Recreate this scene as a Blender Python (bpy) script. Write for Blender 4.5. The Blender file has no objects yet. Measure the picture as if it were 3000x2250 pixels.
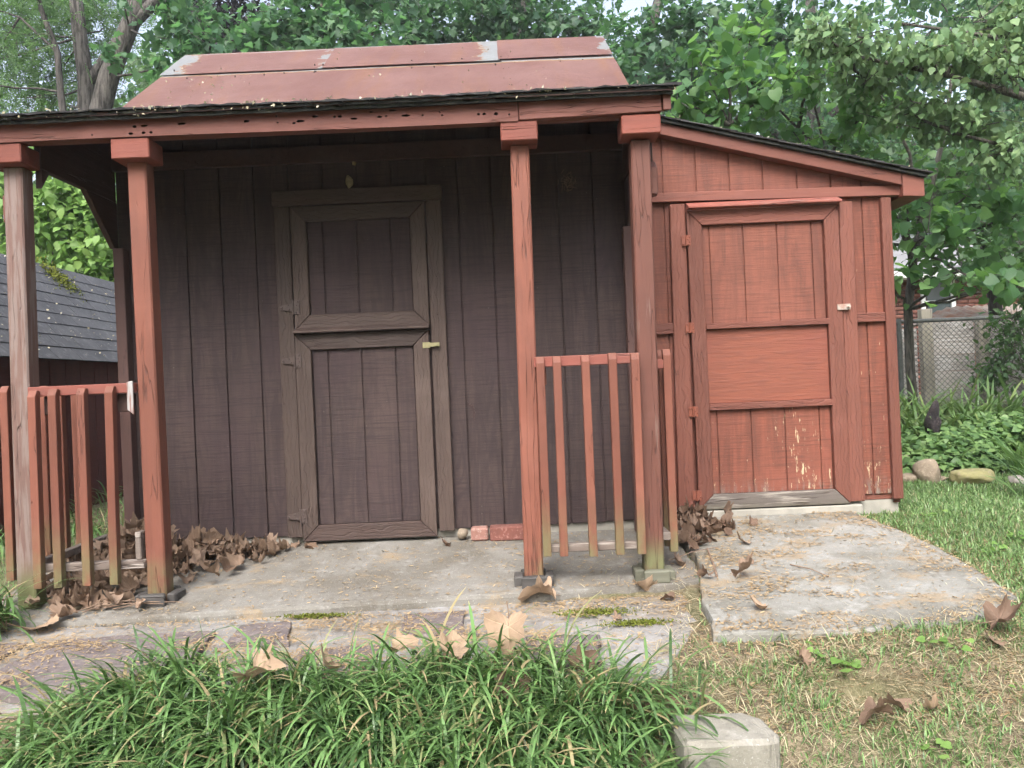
import bpy, bmesh, math, random
import numpy as np
from mathutils import Vector, Matrix

# ------------------------------------------------------------------ camera, sky, sun, exposure
R = math.radians
scene = bpy.context.scene
col = scene.collection
cam_d = bpy.data.cameras.new('camera')
cam = bpy.data.objects.new('camera', cam_d); col.objects.link(cam)
cam_d.sensor_width = 36.0
cam_d.lens = 26.85
cam_d.clip_start = 0.05
cam_d.clip_end = 400
EYE = Vector((0, 0, 0.912))
cam.matrix_world = Matrix.Translation(EYE) @ Matrix.Rotation(R(90), 4, 'X') @ Matrix.Rotation(R(-2.5), 4, 'Z')
scene.camera = cam

SUN_EL, SUN_AZ = 48, 194           # degrees; azimuth clockwise from +Y (north), so the light comes over the photographer's shoulder
world = bpy.data.worlds.new('World'); scene.world = world; world.use_nodes = True
wn, wl = world.node_tree.nodes, world.node_tree.links
bg = wn['Background']
sky = wn.new('ShaderNodeTexSky'); sky.sky_type = 'NISHITA'; sky.sun_disc = False
sky.sun_elevation = R(SUN_EL); sky.sun_rotation = R(SUN_AZ)
sky.air_density = 1.0; sky.dust_density = 4.0; sky.ozone_density = 1.0
hs = wn.new('ShaderNodeHueSaturation'); hs.inputs['Saturation'].default_value = 0.58
wl.new(sky.outputs[0], hs.inputs['Color']); wl.new(hs.outputs[0], bg.inputs['Color'])
bg.inputs['Strength'].default_value = 0.15
sun_d = bpy.data.lights.new('sun', 'SUN'); sun_d.energy = 1.5; sun_d.angle = R(35); sun_d.color = (1.0, 0.965, 0.91)
sun = bpy.data.objects.new('sun', sun_d); col.objects.link(sun)
sd = Vector((math.sin(R(SUN_AZ)) * math.cos(R(SUN_EL)), math.cos(R(SUN_AZ)) * math.cos(R(SUN_EL)), math.sin(R(SUN_EL))))
sun.rotation_euler = sd.to_track_quat('Z', 'Y').to_euler(); sun.location = sd * 30
vs = scene.view_settings
vs.view_transform = 'Standard'; vs.look = 'None'; vs.gamma = 1.0; vs.use_curve_mapping = False
vs.exposure = 1.58
scene.cycles.max_bounces = 3
scene.cycles.diffuse_bounces = 2
scene.cycles.transmission_bounces = 2
scene.cycles.use_adaptive_sampling = True
scene.cycles.adaptive_threshold = 0.04
scene.cycles.use_denoising = True

HAZE = 0.0014                       # density of the air, per metre
rnd = random.Random(7)
rng = np.random.default_rng(11)

# ------------------------------------------------------------------ material helper
class M:
    def __init__(s, name, rough=0.8):
        s.m = bpy.data.materials.new(name); s.m.use_nodes = True
        s.t = s.m.node_tree; s.b = s.t.nodes['Principled BSDF']; s.out = s.t.nodes['Material Output']
        s.b.inputs['Roughness'].default_value = rough
        s.b.inputs['Specular IOR Level'].default_value = 0.3
    def n(s, ty, **kw):
        nd = s.t.nodes.new(ty)
        for k, v in kw.items(): setattr(nd, k, v)
        return nd
    def put(s, sock, v):
        if v is None: return
        if hasattr(v, 'is_linked') or isinstance(v, bpy.types.NodeSocket): s.t.links.new(v, sock)
        elif isinstance(v, (tuple, list)) and len(v) == 3 and sock.type == 'RGBA': sock.default_value = (*v, 1)
        else: sock.default_value = v
    def obj(s):
        return s.n('ShaderNodeTexCoord').outputs['Object']
    def world(s):
        return s.n('ShaderNodeNewGeometry').outputs['Position']
    def island(s):
        return s.n('ShaderNodeNewGeometry').outputs['Random Per Island']
    def rand(s):
        return s.n('ShaderNodeObjectInfo').outputs['Random']
    def uv(s):
        return s.n('ShaderNodeTexCoord').outputs['UV']
    def vec(s, op, a, b):
        nd = s.n('ShaderNodeVectorMath', operation=op); s.put(nd.inputs[0], a); s.put(nd.inputs[1], b); return nd.outputs[0]
    def own(s):
        """object coordinates, shifted by a different amount for each object"""
        r = s.rand(); cb = s.n('ShaderNodeCombineXYZ')
        k = s.math('MULTIPLY', r, 37.0)
        for i in range(3): s.put(cb.inputs[i], k)
        return s.vec('ADD', s.obj(), cb.outputs[0])
    def sep(s, v):
        nd = s.n('ShaderNodeSeparateXYZ'); s.put(nd.inputs[0], v); return nd.outputs
    def noise(s, v, scale, detail=4, rough=0.55, dist=0.0, mul=None):
        if mul: v = s.vec('MULTIPLY', v, mul)
        nd = s.n('ShaderNodeTexNoise'); s.put(nd.inputs['Vector'], v)
        nd.inputs['Scale'].default_value = scale; nd.inputs['Detail'].default_value = detail
        nd.inputs['Roughness'].default_value = rough; nd.inputs['Distortion'].default_value = dist
        return nd.outputs['Fac']
    def voro(s, v, scale, mul=None, feature='F1', out='Distance', rand=1.0):
        if mul: v = s.vec('MULTIPLY', v, mul)
        nd = s.n('ShaderNodeTexVoronoi', feature=feature); s.put(nd.inputs['Vector'], v); nd.inputs['Scale'].default_value = scale
        nd.inputs['Randomness'].default_value = rand
        return nd.outputs[out]
    def math(s, op, a, b=None, clamp=False):
        nd = s.n('ShaderNodeMath', operation=op, use_clamp=clamp); s.put(nd.inputs[0], a)
        if b is not None: s.put(nd.inputs[1], b)
        return nd.outputs[0]
    def step(s, f, a, b, lo=0.0, hi=1.0):
        nd = s.n('ShaderNodeMapRange', interpolation_type='SMOOTHSTEP'); s.put(nd.inputs['Value'], f)
        nd.inputs['From Min'].default_value = a; nd.inputs['From Max'].default_value = b
        nd.inputs['To Min'].default_value = lo; nd.inputs['To Max'].default_value = hi
        return nd.outputs[0]
    def ramp(s, f, stops):
        nd = s.n('ShaderNodeValToRGB'); s.put(nd.inputs[0], f); e = nd.color_ramp.elements
        while len(e) < len(stops): e.new(0.5)
        for q, (p, c) in zip(e, stops): q.position = p; q.color = (*c, 1)
        return nd.outputs[0]
    def mix(s, f, a, b, blend='MIX'):
        nd = s.n('ShaderNodeMix', data_type='RGBA', blend_type=blend)
        s.put(nd.inputs[0], f); s.put(nd.inputs[6], a); s.put(nd.inputs[7], b); return nd.outputs[2]
    def bump(s, h, strength=0.4, dist=0.01):
        nd = s.n('ShaderNodeBump'); s.put(nd.inputs['Height'], h)
        nd.inputs['Strength'].default_value = strength; nd.inputs['Distance'].default_value = dist
        s.put(s.b.inputs['Normal'], nd.outputs[0]); return nd
    def color(s, c): s.put(s.b.inputs['Base Color'], c)
    def rough(s, r): s.put(s.b.inputs['Roughness'], r)
    def translucent(s, c, amount):
        tr = s.n('ShaderNodeBsdfTranslucent'); s.put(tr.inputs['Color'], c)
        mx = s.n('ShaderNodeMixShader'); mx.inputs[0].default_value = amount
        s.t.links.new(s.b.outputs[0], mx.inputs[1]); s.t.links.new(tr.outputs[0], mx.inputs[2])
        s.t.links.new(mx.outputs[0], s.out.inputs['Surface'])

def lumber(name, base, dark, grey=None, grey_amt=0.0, axis='z', algae=None, algae_h=0.3, crack=1.0, emboss=0.0, rough=0.62, pale=None, pale_amt=0.0):
    """painted or stained timber, the grain running along one local axis"""
    m = M(name, rough); v = m.own()
    st = {'x': (0.6, 9, 9), 'y': (9, 0.6, 9), 'z': (9, 9, 0.6)}[axis]
    g = m.noise(v, 3.0, 6, 0.62, mul=st)
    big = m.noise(v, 3.2, 3)
    c = m.mix(m.step(g, 0.3, 0.8, 0, 0.8), base, dark)
    c = m.mix(m.step(big, 0.42, 0.78, 0, 0.45), c, dark)
    c = m.mix(m.step(m.noise(v, 2.1, 4, 0.65), 0.52, 0.75, 0, 0.35), c, tuple(min(1, q * 1.35 + .02) for q in base))
    hv = m.n('ShaderNodeHueSaturation'); m.put(hv.inputs['Color'], c)
    m.put(hv.inputs['Value'], m.step(m.rand(), 0, 1, 0.84, 1.13)); c = hv.outputs[0]
    if grey:
        f = m.step(m.math('ADD', m.noise(v, 5.0, 5, 0.65, mul=st), m.math('MULTIPLY', big, 0.5)), 0.98 - grey_amt, 1.12 - grey_amt)
        c = m.mix(f, c, grey)
    if pale:
        f = m.step(m.noise(v, 16.0, 5, 0.7, mul=tuple(max(0.25, q / 9) for q in st)), 0.8 - pale_amt, 0.84 - pale_amt)
        c = m.mix(f, c, pale)
    if algae:
        z = m.sep(m.world())[2]
        f = m.math('MULTIPLY', m.step(z, algae_h, 0.02), m.step(m.noise(v, 7, 5, 0.65, mul=(1, 1, .5)), 0.3, 0.62))
        c = m.mix(f, c, algae)
    ck = m.math('ABSOLUTE', m.math('SUBTRACT', m.noise(v, 1.0, 3, 0.5, mul=tuple(q * 1.6 for q in st)), 0.5))
    ckm = m.step(ck, 0.0, 0.007 * crack + 1e-4, 1.0, 0.0)
    ckm = m.math('MULTIPLY', ckm, m.step(big, 0.4, 0.55))
    c = m.mix(m.math('MULTIPLY', ckm, 0.6), c, (0.04, 0.022, 0.018))
    m.color(c)
    h = m.math('ADD', m.math('MULTIPLY', g, 0.55), m.math('MULTIPLY', ckm, -1.0))
    h = m.math('ADD', h, m.math('MULTIPLY', m.noise(v, 60, 3, mul=st), 0.12))
    if emboss:
        w = m.n('ShaderNodeTexWave', wave_type='BANDS', bands_direction={'x': 'Z', 'z': 'X', 'y': 'Z'}[axis])
        m.put(w.inputs['Vector'], m.vec('MULTIPLY', v, {'x': (0.5, 1, 1), 'z': (1, 1, 0.5), 'y': (1, .5, 1)}[axis])); w.inputs['Scale'].default_value = 14; w.inputs['Distortion'].default_value = 9
        w.inputs['Detail'].default_value = 1.5; w.inputs['Detail Scale'].default_value = 1.3
        h = m.math('ADD', h, m.math('MULTIPLY', m.step(w.outputs['Fac'], 0.0, 0.22), emboss))
    m.bump(h, 0.6, 0.008)
    return m.m

def siding(name, base, dark, purple, peel=0.0, peel_col=(0.52, 0.42, 0.27)):
    """rough sawn grooved plywood: fine saw marks across the board"""
    m = M(name, 0.7); v = m.world()
    saw = m.noise(v, 1.0, 3, 0.65, mul=(4, 4, 105))
    saw2 = m.noise(v, 1.0, 2, 0.6, mul=(14, 14, 420))
    grain = m.noise(v, 1.0, 5, 0.65, dist=1.2, mul=(16, 16, 1.6))
    big = m.noise(v, 1.7, 4, 0.6)
    c = m.mix(m.step(grain, 0.3, 0.75), base, dark)
    c = m.mix(m.step(big, 0.4, 0.72, 0, 0.7), c, purple)
    ring = m.math('SINE', m.math('MULTIPLY', m.noise(v, 1.0, 2, 0.5, dist=0.3, mul=(4.5, 4.5, 0.75)), 95.0))
    c = m.mix(m.math('MULTIPLY', m.step(ring, 0.1, 0.95, 0, 0.55), m.step(m.noise(v, 1.4, 2), 0.42, 0.6)), c, dark)
    c = m.mix(m.step(m.noise(v, 0.9, 3, 0.6), 0.5, 0.75, 0, 0.5), c, tuple(q * 1.4 for q in base))
    c = m.mix(m.step(saw, 0.47, 0.68, 0, 0.75), c, dark)
    c = m.mix(m.step(saw2, 0.55, 0.72, 0, 0.3), c, tuple(min(1, q * 1.7) for q in base))
    sm = m.math('MULTIPLY', m.noise(v, 1.0, 4, 0.7, mul=(22, 22, 3)), m.noise(v, 3.0, 3))
    c = m.mix(m.step(sm, 0.29, 0.5, 0, 0.45), c, tuple(q * 0.5 for q in dark))
    sp = m.step(m.voro(v, 26), 0.05, 0.02)
    c = m.mix(m.math('MULTIPLY', sp, m.step(m.noise(v, 6, 2), 0.55, 0.6)), c, (0.32, 0.29, 0.27))
    if peel:
        z = m.sep(v)[2]
        fl = m.noise(v, 1.0, 6, 0.75, mul=(60, 60, 11))
        low = m.math('ADD', m.step(z, 0.95, 0.1), m.step(m.sep(v)[0], 2.0, 2.1, 0, 0.45))
        f = m.step(m.math('ADD', fl, m.math('MULTIPLY', m.math('ADD', low, m.step(m.noise(v, 2.6, 2), 0.4, 0.75)), 0.075 * peel)), 0.735, 0.765)
        c = m.mix(f, c, peel_col)
        c = m.mix(m.math('MULTIPLY', m.step(z, 0.30, 0.14), m.step(m.noise(v, 1, 4, 0.7, mul=(30, 30, 8)), 0.45, 0.6)), c, (0.17, 0.14, 0.12))
    m.color(c)
    h = m.math('ADD', m.math('MULTIPLY', saw, 0.6), m.math('MULTIPLY', grain, 0.5))
    m.bump(m.math('ADD', h, m.math('MULTIPLY', saw2, 0.3)), 0.7, 0.006)
    return m.m

RED, RED_D = (0.192, 0.069, 0.046), (0.135, 0.053, 0.038)
ALG = (0.15, 0.155, 0.075)
GREYW = (0.235, 0.185, 0.165)
MAT = {}
MAT['red_v'] = lumber('red_painted_post', RED, RED_D, (0.19, 0.095, 0.078), 0.05, 'z', ALG, 0.2, 1.6)
MAT['red_weathered'] = lumber('worn_brown_post', (0.162, 0.065, 0.048), (0.125, 0.053, 0.041), (0.185, 0.115, 0.096), 0.12, 'z', ALG, 0.2, 1.3)
MAT['grey_post'] = lumber('bare_grey_post', (0.165, 0.1, 0.084), (0.125, 0.078, 0.068), (0.2, 0.15, 0.135), 0.3, 'z', ALG, 0.2, 1.2)
MAT['red_bal'] = lumber('red_baluster', RED, RED_D, None, 0, 'z', ALG, 0.42, 0.7, pale=(0.42, 0.27, 0.2), pale_amt=0.02)
MAT['red_x'] = lumber('red_painted_beam', (0.178, 0.064, 0.05), RED_D, (0.09, 0.045, 0.042), 0.1, 'x', None, 0, 1.0)
MAT['red_cap'] = lumber('red_cap', (0.205, 0.061, 0.043), (0.145, 0.047, 0.036), None, 0, 'x', None, 0, 1.5)
MAT['red_trim_z'] = lumber('red_trim_upright', (0.178, 0.066, 0.047), (0.138, 0.054, 0.04), (0.2, 0.11, 0.09), 0.06, 'z', None, 0, 0.5, emboss=0.55)
MAT['red_trim_x'] = lumber('red_trim_level', (0.182, 0.065, 0.047), (0.136, 0.052, 0.039), None, 0, 'x', None, 0, 0.7, emboss=0.55)
MAT['red_plain_x'] = lumber('red_trim_smooth', (0.182, 0.067, 0.049), (0.142, 0.055, 0.042), None, 0, 'x', None, 0, 0.5)
MAT['rail_worn'] = lumber('flaking_rail', (0.27, 0.08, 0.06), (0.17, 0.08, 0.065), (0.3, 0.27, 0.25), 0.12, 'x', None, 0, 1.5, pale=(0.6, 0.58, 0.56), pale_amt=0.14)
MAT['rail_grey'] = lumber('grey_rotting_rail', (0.23, 0.19, 0.165), (0.13, 0.1, 0.085), (0.34, 0.3, 0.27), 0.2, 'x', None, 0, 2.0, pale=(0.55, 0.52, 0.5), pale_amt=0.12)
MAT['plinth'] = lumber('dark_plinth', (0.085, 0.08, 0.076), (0.05, 0.047, 0.045), (0.16, 0.15, 0.14), 0.05, 'x', None, 0, 2.0)
MAT['plinth_green'] = lumber('mossy_plinth', (0.15, 0.15, 0.115), (0.1, 0.1, 0.07), (0.2, 0.2, 0.16), 0.1, 'x', None, 0, 1.0)
BR, BR_D, BR_P = (0.063, 0.042, 0.038), (0.033, 0.022, 0.023), (0.05, 0.03, 0.034)
MAT['brown_siding'] = siding('brown_siding', BR, BR_D, BR_P)
MAT['red_siding'] = siding('red_siding', (0.21, 0.075, 0.05), (0.118, 0.047, 0.035), (0.148, 0.054, 0.041))
MAT['red_siding_peel'] = siding('red_siding_flaking', (0.218, 0.071, 0.045), (0.12, 0.045, 0.032), (0.2, 0.066, 0.048), peel=1.6)
MAT['barn_siding'] = siding('maroon_siding', (0.12, 0.03, 0.026), (0.08, 0.022, 0.02), (0.1, 0.028, 0.026))
MAT['brown_z'] = lumber('brown_trim_upright', (0.083, 0.058, 0.049), (0.058, 0.04, 0.035), None, 0, 'z', None, 0, 0.5, emboss=0.5)
MAT['brown_x'] = lumber('brown_trim_level', (0.077, 0.053, 0.046), (0.053, 0.037, 0.033), None, 0, 'x', None, 0, 0.5, emboss=0.5)
MAT['brown_sill_x'] = lumber('brown_bottom_rail', (0.086, 0.056, 0.048), (0.06, 0.04, 0.036), None, 0, 'x', None, 0, 0.5, emboss=0.5, pale=(0.4, 0.37, 0.34), pale_amt=0.02)
MAT['brown_raw'] = lumber('dark_brown_timber', (0.075, 0.042, 0.036), (0.05, 0.029, 0.026), None, 0, 'y', None, 0, 1.0)
MAT['brown_post'] = lumber('brown_wall_post', (0.11, 0.06, 0.052), (0.08, 0.044, 0.04), None, 0, 'z', None, 0, 0.8)
MAT['grey_wood'] = lumber('weathered_fence_wood', (0.33, 0.31, 0.29), (0.23, 0.21, 0.195), (0.42, 0.41, 0.4), 0.25, 'x', None, 0, 1.6)
MAT['grey_wood_z'] = lumber('weathered_fence_post_wood', (0.24, 0.22, 0.18), (0.15, 0.14, 0.11), (0.3, 0.28, 0.24), 0.2, 'z', None, 0, 1.6)
MAT['white_chip'] = lumber('flaked_white_edge', (0.42, 0.41, 0.41), (0.28, 0.26, 0.25), (0.2, 0.085, 0.065), 0.3, 'z', None, 0, 1.5)
MAT['rot'] = lumber('rotten_door_rail', (0.17, 0.145, 0.13), (0.095, 0.08, 0.072), (0.28, 0.25, 0.22), 0.16, 'x', (0.12, 0.12, 0.06), 0.17, 2.0, pale=(0.45, 0.42, 0.38), pale_amt=0.1)

def ply():
    m = M('plain_plywood_panel', 0.6); v = m.world()
    g = m.noise(v, 1.0, 5, 0.6, dist=0.6, mul=(5, 5, 60)); b = m.noise(v, 2.5, 3)
    c = m.mix(m.step(g, 0.35, 0.72), (0.222, 0.073, 0.046), (0.17, 0.06, 0.041)); c = m.mix(m.step(b, 0.45, 0.8, 0, 0.5), c, (0.18, 0.056, 0.044))
    c = m.mix(m.step(m.noise(v, 1, 3, 0.6, mul=(3, 3, 40)), 0.7, 0.76, 0, 0.4), c, (0.46, 0.2, 0.16))
    m.color(c); m.bump(g, 0.5, 0.008); return m.m
MAT['ply'] = ply()

def rust_roof(zinc_left, zinc_right, zinc_top, half_x, half_s):
    m = M('rust_red_sheet', 0.5); v = m.obj(); wv = m.world()
    b = m.noise(wv, 2.2, 5, 0.6); f = m.noise(wv, 16, 5, 0.7); st = m.noise(wv, 1.0, 4, 0.6, mul=(9, 1.2, 1.2))
    c = m.mix(m.step(b, 0.3, 0.72), (0.25, 0.128, 0.112), (0.32, 0.182, 0.162))
    c = m.mix(m.step(f, 0.5, 0.8, 0, 0.5), c, (0.31, 0.175, 0.14))
    c = m.mix(m.step(st, 0.48, 0.8, 0, 0.6), c, (0.34, 0.17, 0.09))
    c = m.mix(m.step(m.noise(wv, 70, 3, 0.7), 0.62, 0.8, 0, 0.25), c, (0.19, 0.1, 0.1))
    x, y, z = m.sep(v)
    w = m.math('MULTIPLY', m.math('SUBTRACT', m.noise(wv, 6.5, 6, 0.75), 0.5), 0.5)
    masks = []
    if zinc_left: masks.append(m.step(m.math('ADD', x, w), -half_x + zinc_left, -half_x + zinc_left * 0.6))
    if zinc_right: masks.append(m.step(m.math('ADD', x, w), half_x - zinc_right, half_x - zinc_right * 0.6))
    if zinc_top:
        w2 = m.math('MULTIPLY', m.math('SUBTRACT', m.noise(wv, 3.5, 5, 0.7), 0.5), 0.11)
        masks.append(m.step(m.math('ADD', y, w2), half_s - zinc_top, half_s - zinc_top * 0.4))
    for k in masks:
        c = m.mix(m.step(k, 0.03, 0.5), c, (0.42, 0.25, 0.12)); c = m.mix(m.step(k, 0.3, 0.95, 0, 0.85), c, (0.34, 0.385, 0.42))
    m.color(c); m.bump(m.math('ADD', f, m.math('MULTIPLY', b, 5)), 0.25, 0.012); m.b.inputs['Specular IOR Level'].default_value = 0.4
    return m.m

def simple(name, base, dark, scale=6, rough=0.85, bump=0.4, dist=0.01, detail=6, third=None, metal=0.0, coord='obj'):
    m = M(name, rough); v = m.own() if coord == 'obj' else m.world()
    a = m.noise(v, scale, detail, 0.65); b = m.noise(v, scale * 5.3, 4, 0.7)
    c = m.mix(m.step(a, 0.3, 0.72), base, dark)
    if third: c = m.mix(m.step(b, 0.52, 0.7), c, third)
    m.color(c); m.bump(m.math('ADD', a, m.math('MULTIPLY', b, 0.5)), bump, dist); m.b.inputs['Metallic'].default_value = metal
    return m.m
MAT['edge'] = simple('black_roof_edge', (0.022, 0.024, 0.027), (0.045, 0.048, 0.042), 14, 0.9, third=(0.085, 0.08, 0.055))
MAT['shingle'] = simple('grey_shingle', (0.088, 0.09, 0.1), (0.058, 0.06, 0.068), 3.5, 0.95, 0.5, 0.004, third=(0.12, 0.122, 0.132), coord='world')
MAT['shingle_dark'] = simple('black_shingle', (0.04, 0.04, 0.042), (0.025, 0.025, 0.027), 9, 0.95, third=(0.075, 0.072, 0.06))
MAT['moss'] = simple('moss', (0.14, 0.17, 0.02), (0.09, 0.1, 0.02), 30, 1.0, 0.8, 0.01, third=(0.2, 0.22, 0.04))
MAT['rock'] = simple('tan_rock', (0.27, 0.22, 0.165), (0.17, 0.135, 0.1), 7, 0.9, 0.6, 0.02, third=(0.33, 0.28, 0.22))
MAT['rock_moss'] = simple('moss_tinged_rock', (0.27, 0.25, 0.115), (0.19, 0.18, 0.09), 6, 0.9, 0.6, 0.02, third=(0.26, 0.21, 0.15))
MAT['rock_grey'] = simple('grey_rock', (0.3, 0.28, 0.26), (0.2, 0.18, 0.17), 8, 0.9, 0.6, 0.02, third=(0.24, 0.2, 0.14))
MAT['red_brick'] = simple('red_brick', (0.2, 0.078, 0.062), (0.14, 0.06, 0.05), 12, 0.9, 0.6, 0.006, third=(0.36, 0.19, 0.16))
MAT['pale_brick'] = simple('pale_brick', (0.32, 0.17, 0.14), (0.22, 0.11, 0.09), 10, 0.9, 0.6, 0.006, third=(0.42, 0.34, 0.3))
MAT['house_brick'] = simple('house_brick', (0.2, 0.085, 0.062), (0.13, 0.06, 0.05), 9, 0.9, 0.3, 0.004, third=(0.25, 0.13, 0.1), coord='world')
MAT['mortar'] = simple('mortar', (0.36, 0.33, 0.3), (0.3, 0.27, 0.25), 8, 0.95)
MAT['white_trim'] = simple('white_house_trim', (0.72, 0.73, 0.73), (0.64, 0.65, 0.64), 3, 0.5, 0.1)
MAT['house_roof'] = simple('pale_grey_roofing', (0.22, 0.22, 0.235), (0.17, 0.17, 0.185), 9, 0.9)
MAT['steel'] = simple('galvanised_wire', (0.13, 0.135, 0.13), (0.08, 0.085, 0.08), 20, 0.6)
MAT['awning'] = simple('rusted_tin', (0.32, 0.3, 0.27), (0.2, 0.09, 0.05), 2.2, 0.6, 0.3, third=(0.25, 0.1, 0.05))
MAT['hinge_brown'] = simple('painted_over_hinge', (0.088, 0.064, 0.057), (0.066, 0.048, 0.044), 40, 0.45, 0.3, 0.002)
MAT['hinge_red'] = simple('rusty_red_hinge', (0.26, 0.082, 0.05), (0.2, 0.07, 0.048), 30, 0.5, 0.4, 0.003)
MAT['brass'] = simple('dull_brass', (0.36, 0.33, 0.18), (0.25, 0.23, 0.13), 40, 0.4, 0.2, 0.002, metal=0.3)
MAT['zinc'] = simple('zinc_hasp', (0.5, 0.46, 0.42), (0.36, 0.2, 0.15), 25, 0.4, 0.2, 0.002, metal=0.3)
MAT['stump'] = simple('black_charred_wood', (0.022, 0.02, 0.024), (0.04, 0.032, 0.034), 14, 0.95, 1.0, 0.03, third=(0.08, 0.06, 0.05))
MAT['mud'] = simple('dried_mud', (0.36, 0.29, 0.16), (0.22, 0.17, 0.1), 40, 1.0, 0.8, 0.01)
MAT['twig'] = simple('dry_twig', (0.24, 0.17, 0.12), (0.15, 0.1, 0.075), 20, 0.9)
MAT['scar'] = simple('dark_brown_streak', (0.045, 0.022, 0.02), (0.03, 0.017, 0.016), 20, 0.4)
MAT['hole'] = simple('bored_wood', (0.03, 0.018, 0.014), (0.018, 0.012, 0.01), 30, 1.0)

def bark(name, a, b, sc=1.0, ridges=True):
    m = M(name, 0.95); v = m.own()
    n1 = m.noise(v, 1.0, 5, 0.65, dist=0.4, mul=(22 * sc, 22 * sc, 3.2 * sc)); n2 = m.noise(v, 5, 4)
    c = m.mix(m.step(n1, 0.36, 0.62), a, b); c = m.mix(m.step(n2, 0.5, 0.75, 0, 0.4), c, tuple(q * 1.5 for q in b)); m.color(c)
    m.bump(n1, 0.9, 0.03); return m.m
MAT['bark'] = bark('shaggy_bark', (0.03, 0.027, 0.025), (0.115, 0.105, 0.096))
MAT['bark_dark'] = bark('dark_bark', (0.03, 0.028, 0.026), (0.095, 0.085, 0.078))
MAT['bark_thin'] = bark('smooth_bark', (0.04, 0.038, 0.034), (0.11, 0.1, 0.085), 2.0)

def leafmat(name, a, b, c3=None, trans=0.45, tcol=None, rough=0.5):
    m = M(name, rough); r = m.island()
    c = m.ramp(r, [(0.0, a), (0.6, b), (1.0, c3 or tuple(q * 1.35 for q in b))])
    m.color(c); m.b.inputs['Specular IOR Level'].default_value = 0.4
    t = tcol or tuple(min(1, q * 1.6) for q in b)
    m.translucent(m.mix(m.step(r, 0, 1), t, tuple(q * 0.7 for q in t)), trans)
    return m.m
MAT['lf_walnut'] = leafmat('walnut_leaf', (0.06, 0.12, 0.055), (0.11, 0.19, 0.085), tcol=(0.2, 0.38, 0.11))
MAT['lf_syc'] = leafmat('sycamore_leaf', (0.034, 0.085, 0.05), (0.082, 0.17, 0.088), (0.17, 0.28, 0.135), tcol=(0.15, 0.35, 0.11))
MAT['lf_syc2'] = leafmat('far_sycamore_leaf', (0.028, 0.068, 0.044), (0.062, 0.132, 0.074), (0.13, 0.22, 0.11), tcol=(0.12, 0.29, 0.09))
MAT['lf_plum'] = leafmat('dark_plum_leaf', (0.012, 0.013, 0.018), (0.022, 0.02, 0.026), (0.03, 0.026, 0.03), 0.12, (0.04, 0.03, 0.03))
MAT['lf_redbud'] = leafmat('redbud_leaf', (0.034, 0.092, 0.042), (0.08, 0.18, 0.072), (0.17, 0.3, 0.11), 0.5, (0.2, 0.4, 0.09))
MAT['lf_dogwood'] = leafmat('dogwood_leaf', (0.08, 0.16, 0.075), (0.15, 0.26, 0.11), (0.25, 0.37, 0.17), 0.4, (0.27, 0.38, 0.15))
MAT['lf_dark'] = leafmat('dark_green_leaf', (0.028, 0.064, 0.034), (0.058, 0.115, 0.05), (0.1, 0.18, 0.07), 0.45, (0.13, 0.26, 0.06))  # darker green leaf colour for the right-hand tree and bush
MAT['lf_bush'] = leafmat('bright_bush_leaf', (0.1, 0.2, 0.05), (0.18, 0.32, 0.08), (0.27, 0.42, 0.12), 0.45, (0.3, 0.5, 0.12))
MAT['lf_cover'] = leafmat('ground_cover_leaf', (0.07, 0.14, 0.055), (0.13, 0.23, 0.08), (0.2, 0.31, 0.11), 0.35, (0.22, 0.38, 0.1))
MAT['lf_far'] = leafmat('far_wood_leaf', (0.045, 0.095, 0.045), (0.085, 0.16, 0.066), (0.13, 0.22, 0.09), 0.45, (0.17, 0.35, 0.09))
MAT['lf_lily'] = leafmat('daylily_blade', (0.07, 0.13, 0.05), (0.12, 0.2, 0.07), (0.2, 0.26, 0.09), 0.3, (0.2, 0.33, 0.08))

def blade(name, a, b, dry, tip):
    m = M(name, 0.36); r = m.island(); t = m.sep(m.uv())[1]
    c = m.ramp(r, [(0.0, a), (0.5, b), (0.86, tuple(q * 1.55 for q in b)), (0.93, tuple(0.5 * p + 0.5 * q for p, q in zip(b, dry))), (0.97, dry)])
    c = m.mix(m.math('MULTIPLY', m.step(t, 0.9, 1.0), m.step(r, 0.45, 0.55)), c, tip)
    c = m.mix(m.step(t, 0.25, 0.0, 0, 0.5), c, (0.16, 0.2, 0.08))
    m.color(c); m.b.inputs['Specular IOR Level'].default_value = 0.45
    m.translucent(m.mix(0.5, c, (0.2, 0.36, 0.07)), 0.28); return m.m
MAT['liriope'] = blade('liriope_blade', (0.038, 0.084, 0.03), (0.125, 0.225, 0.077), (0.42, 0.33, 0.19), (0.45, 0.37, 0.2))
MAT['grass'] = blade('lawn_blade', (0.075, 0.145, 0.052), (0.15, 0.25, 0.09), (0.38, 0.34, 0.2), (0.34, 0.34, 0.16))
MAT['thatch'] = blade('dry_grass_blade', (0.36, 0.3, 0.2), (0.48, 0.41, 0.28), (0.3, 0.22, 0.15), (0.5, 0.44, 0.3))
MAT['straw'] = leafmat('catkin_litter', (0.25, 0.17, 0.09), (0.35, 0.25, 0.14), (0.43, 0.33, 0.2), 0.1, (0.4, 0.3, 0.15), 0.9)
MAT['petal'] = leafmat('pale_petals', (0.36, 0.32, 0.2), (0.46, 0.42, 0.3), (0.55, 0.53, 0.45), 0.2, (0.5, 0.45, 0.3), 0.9)

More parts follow.
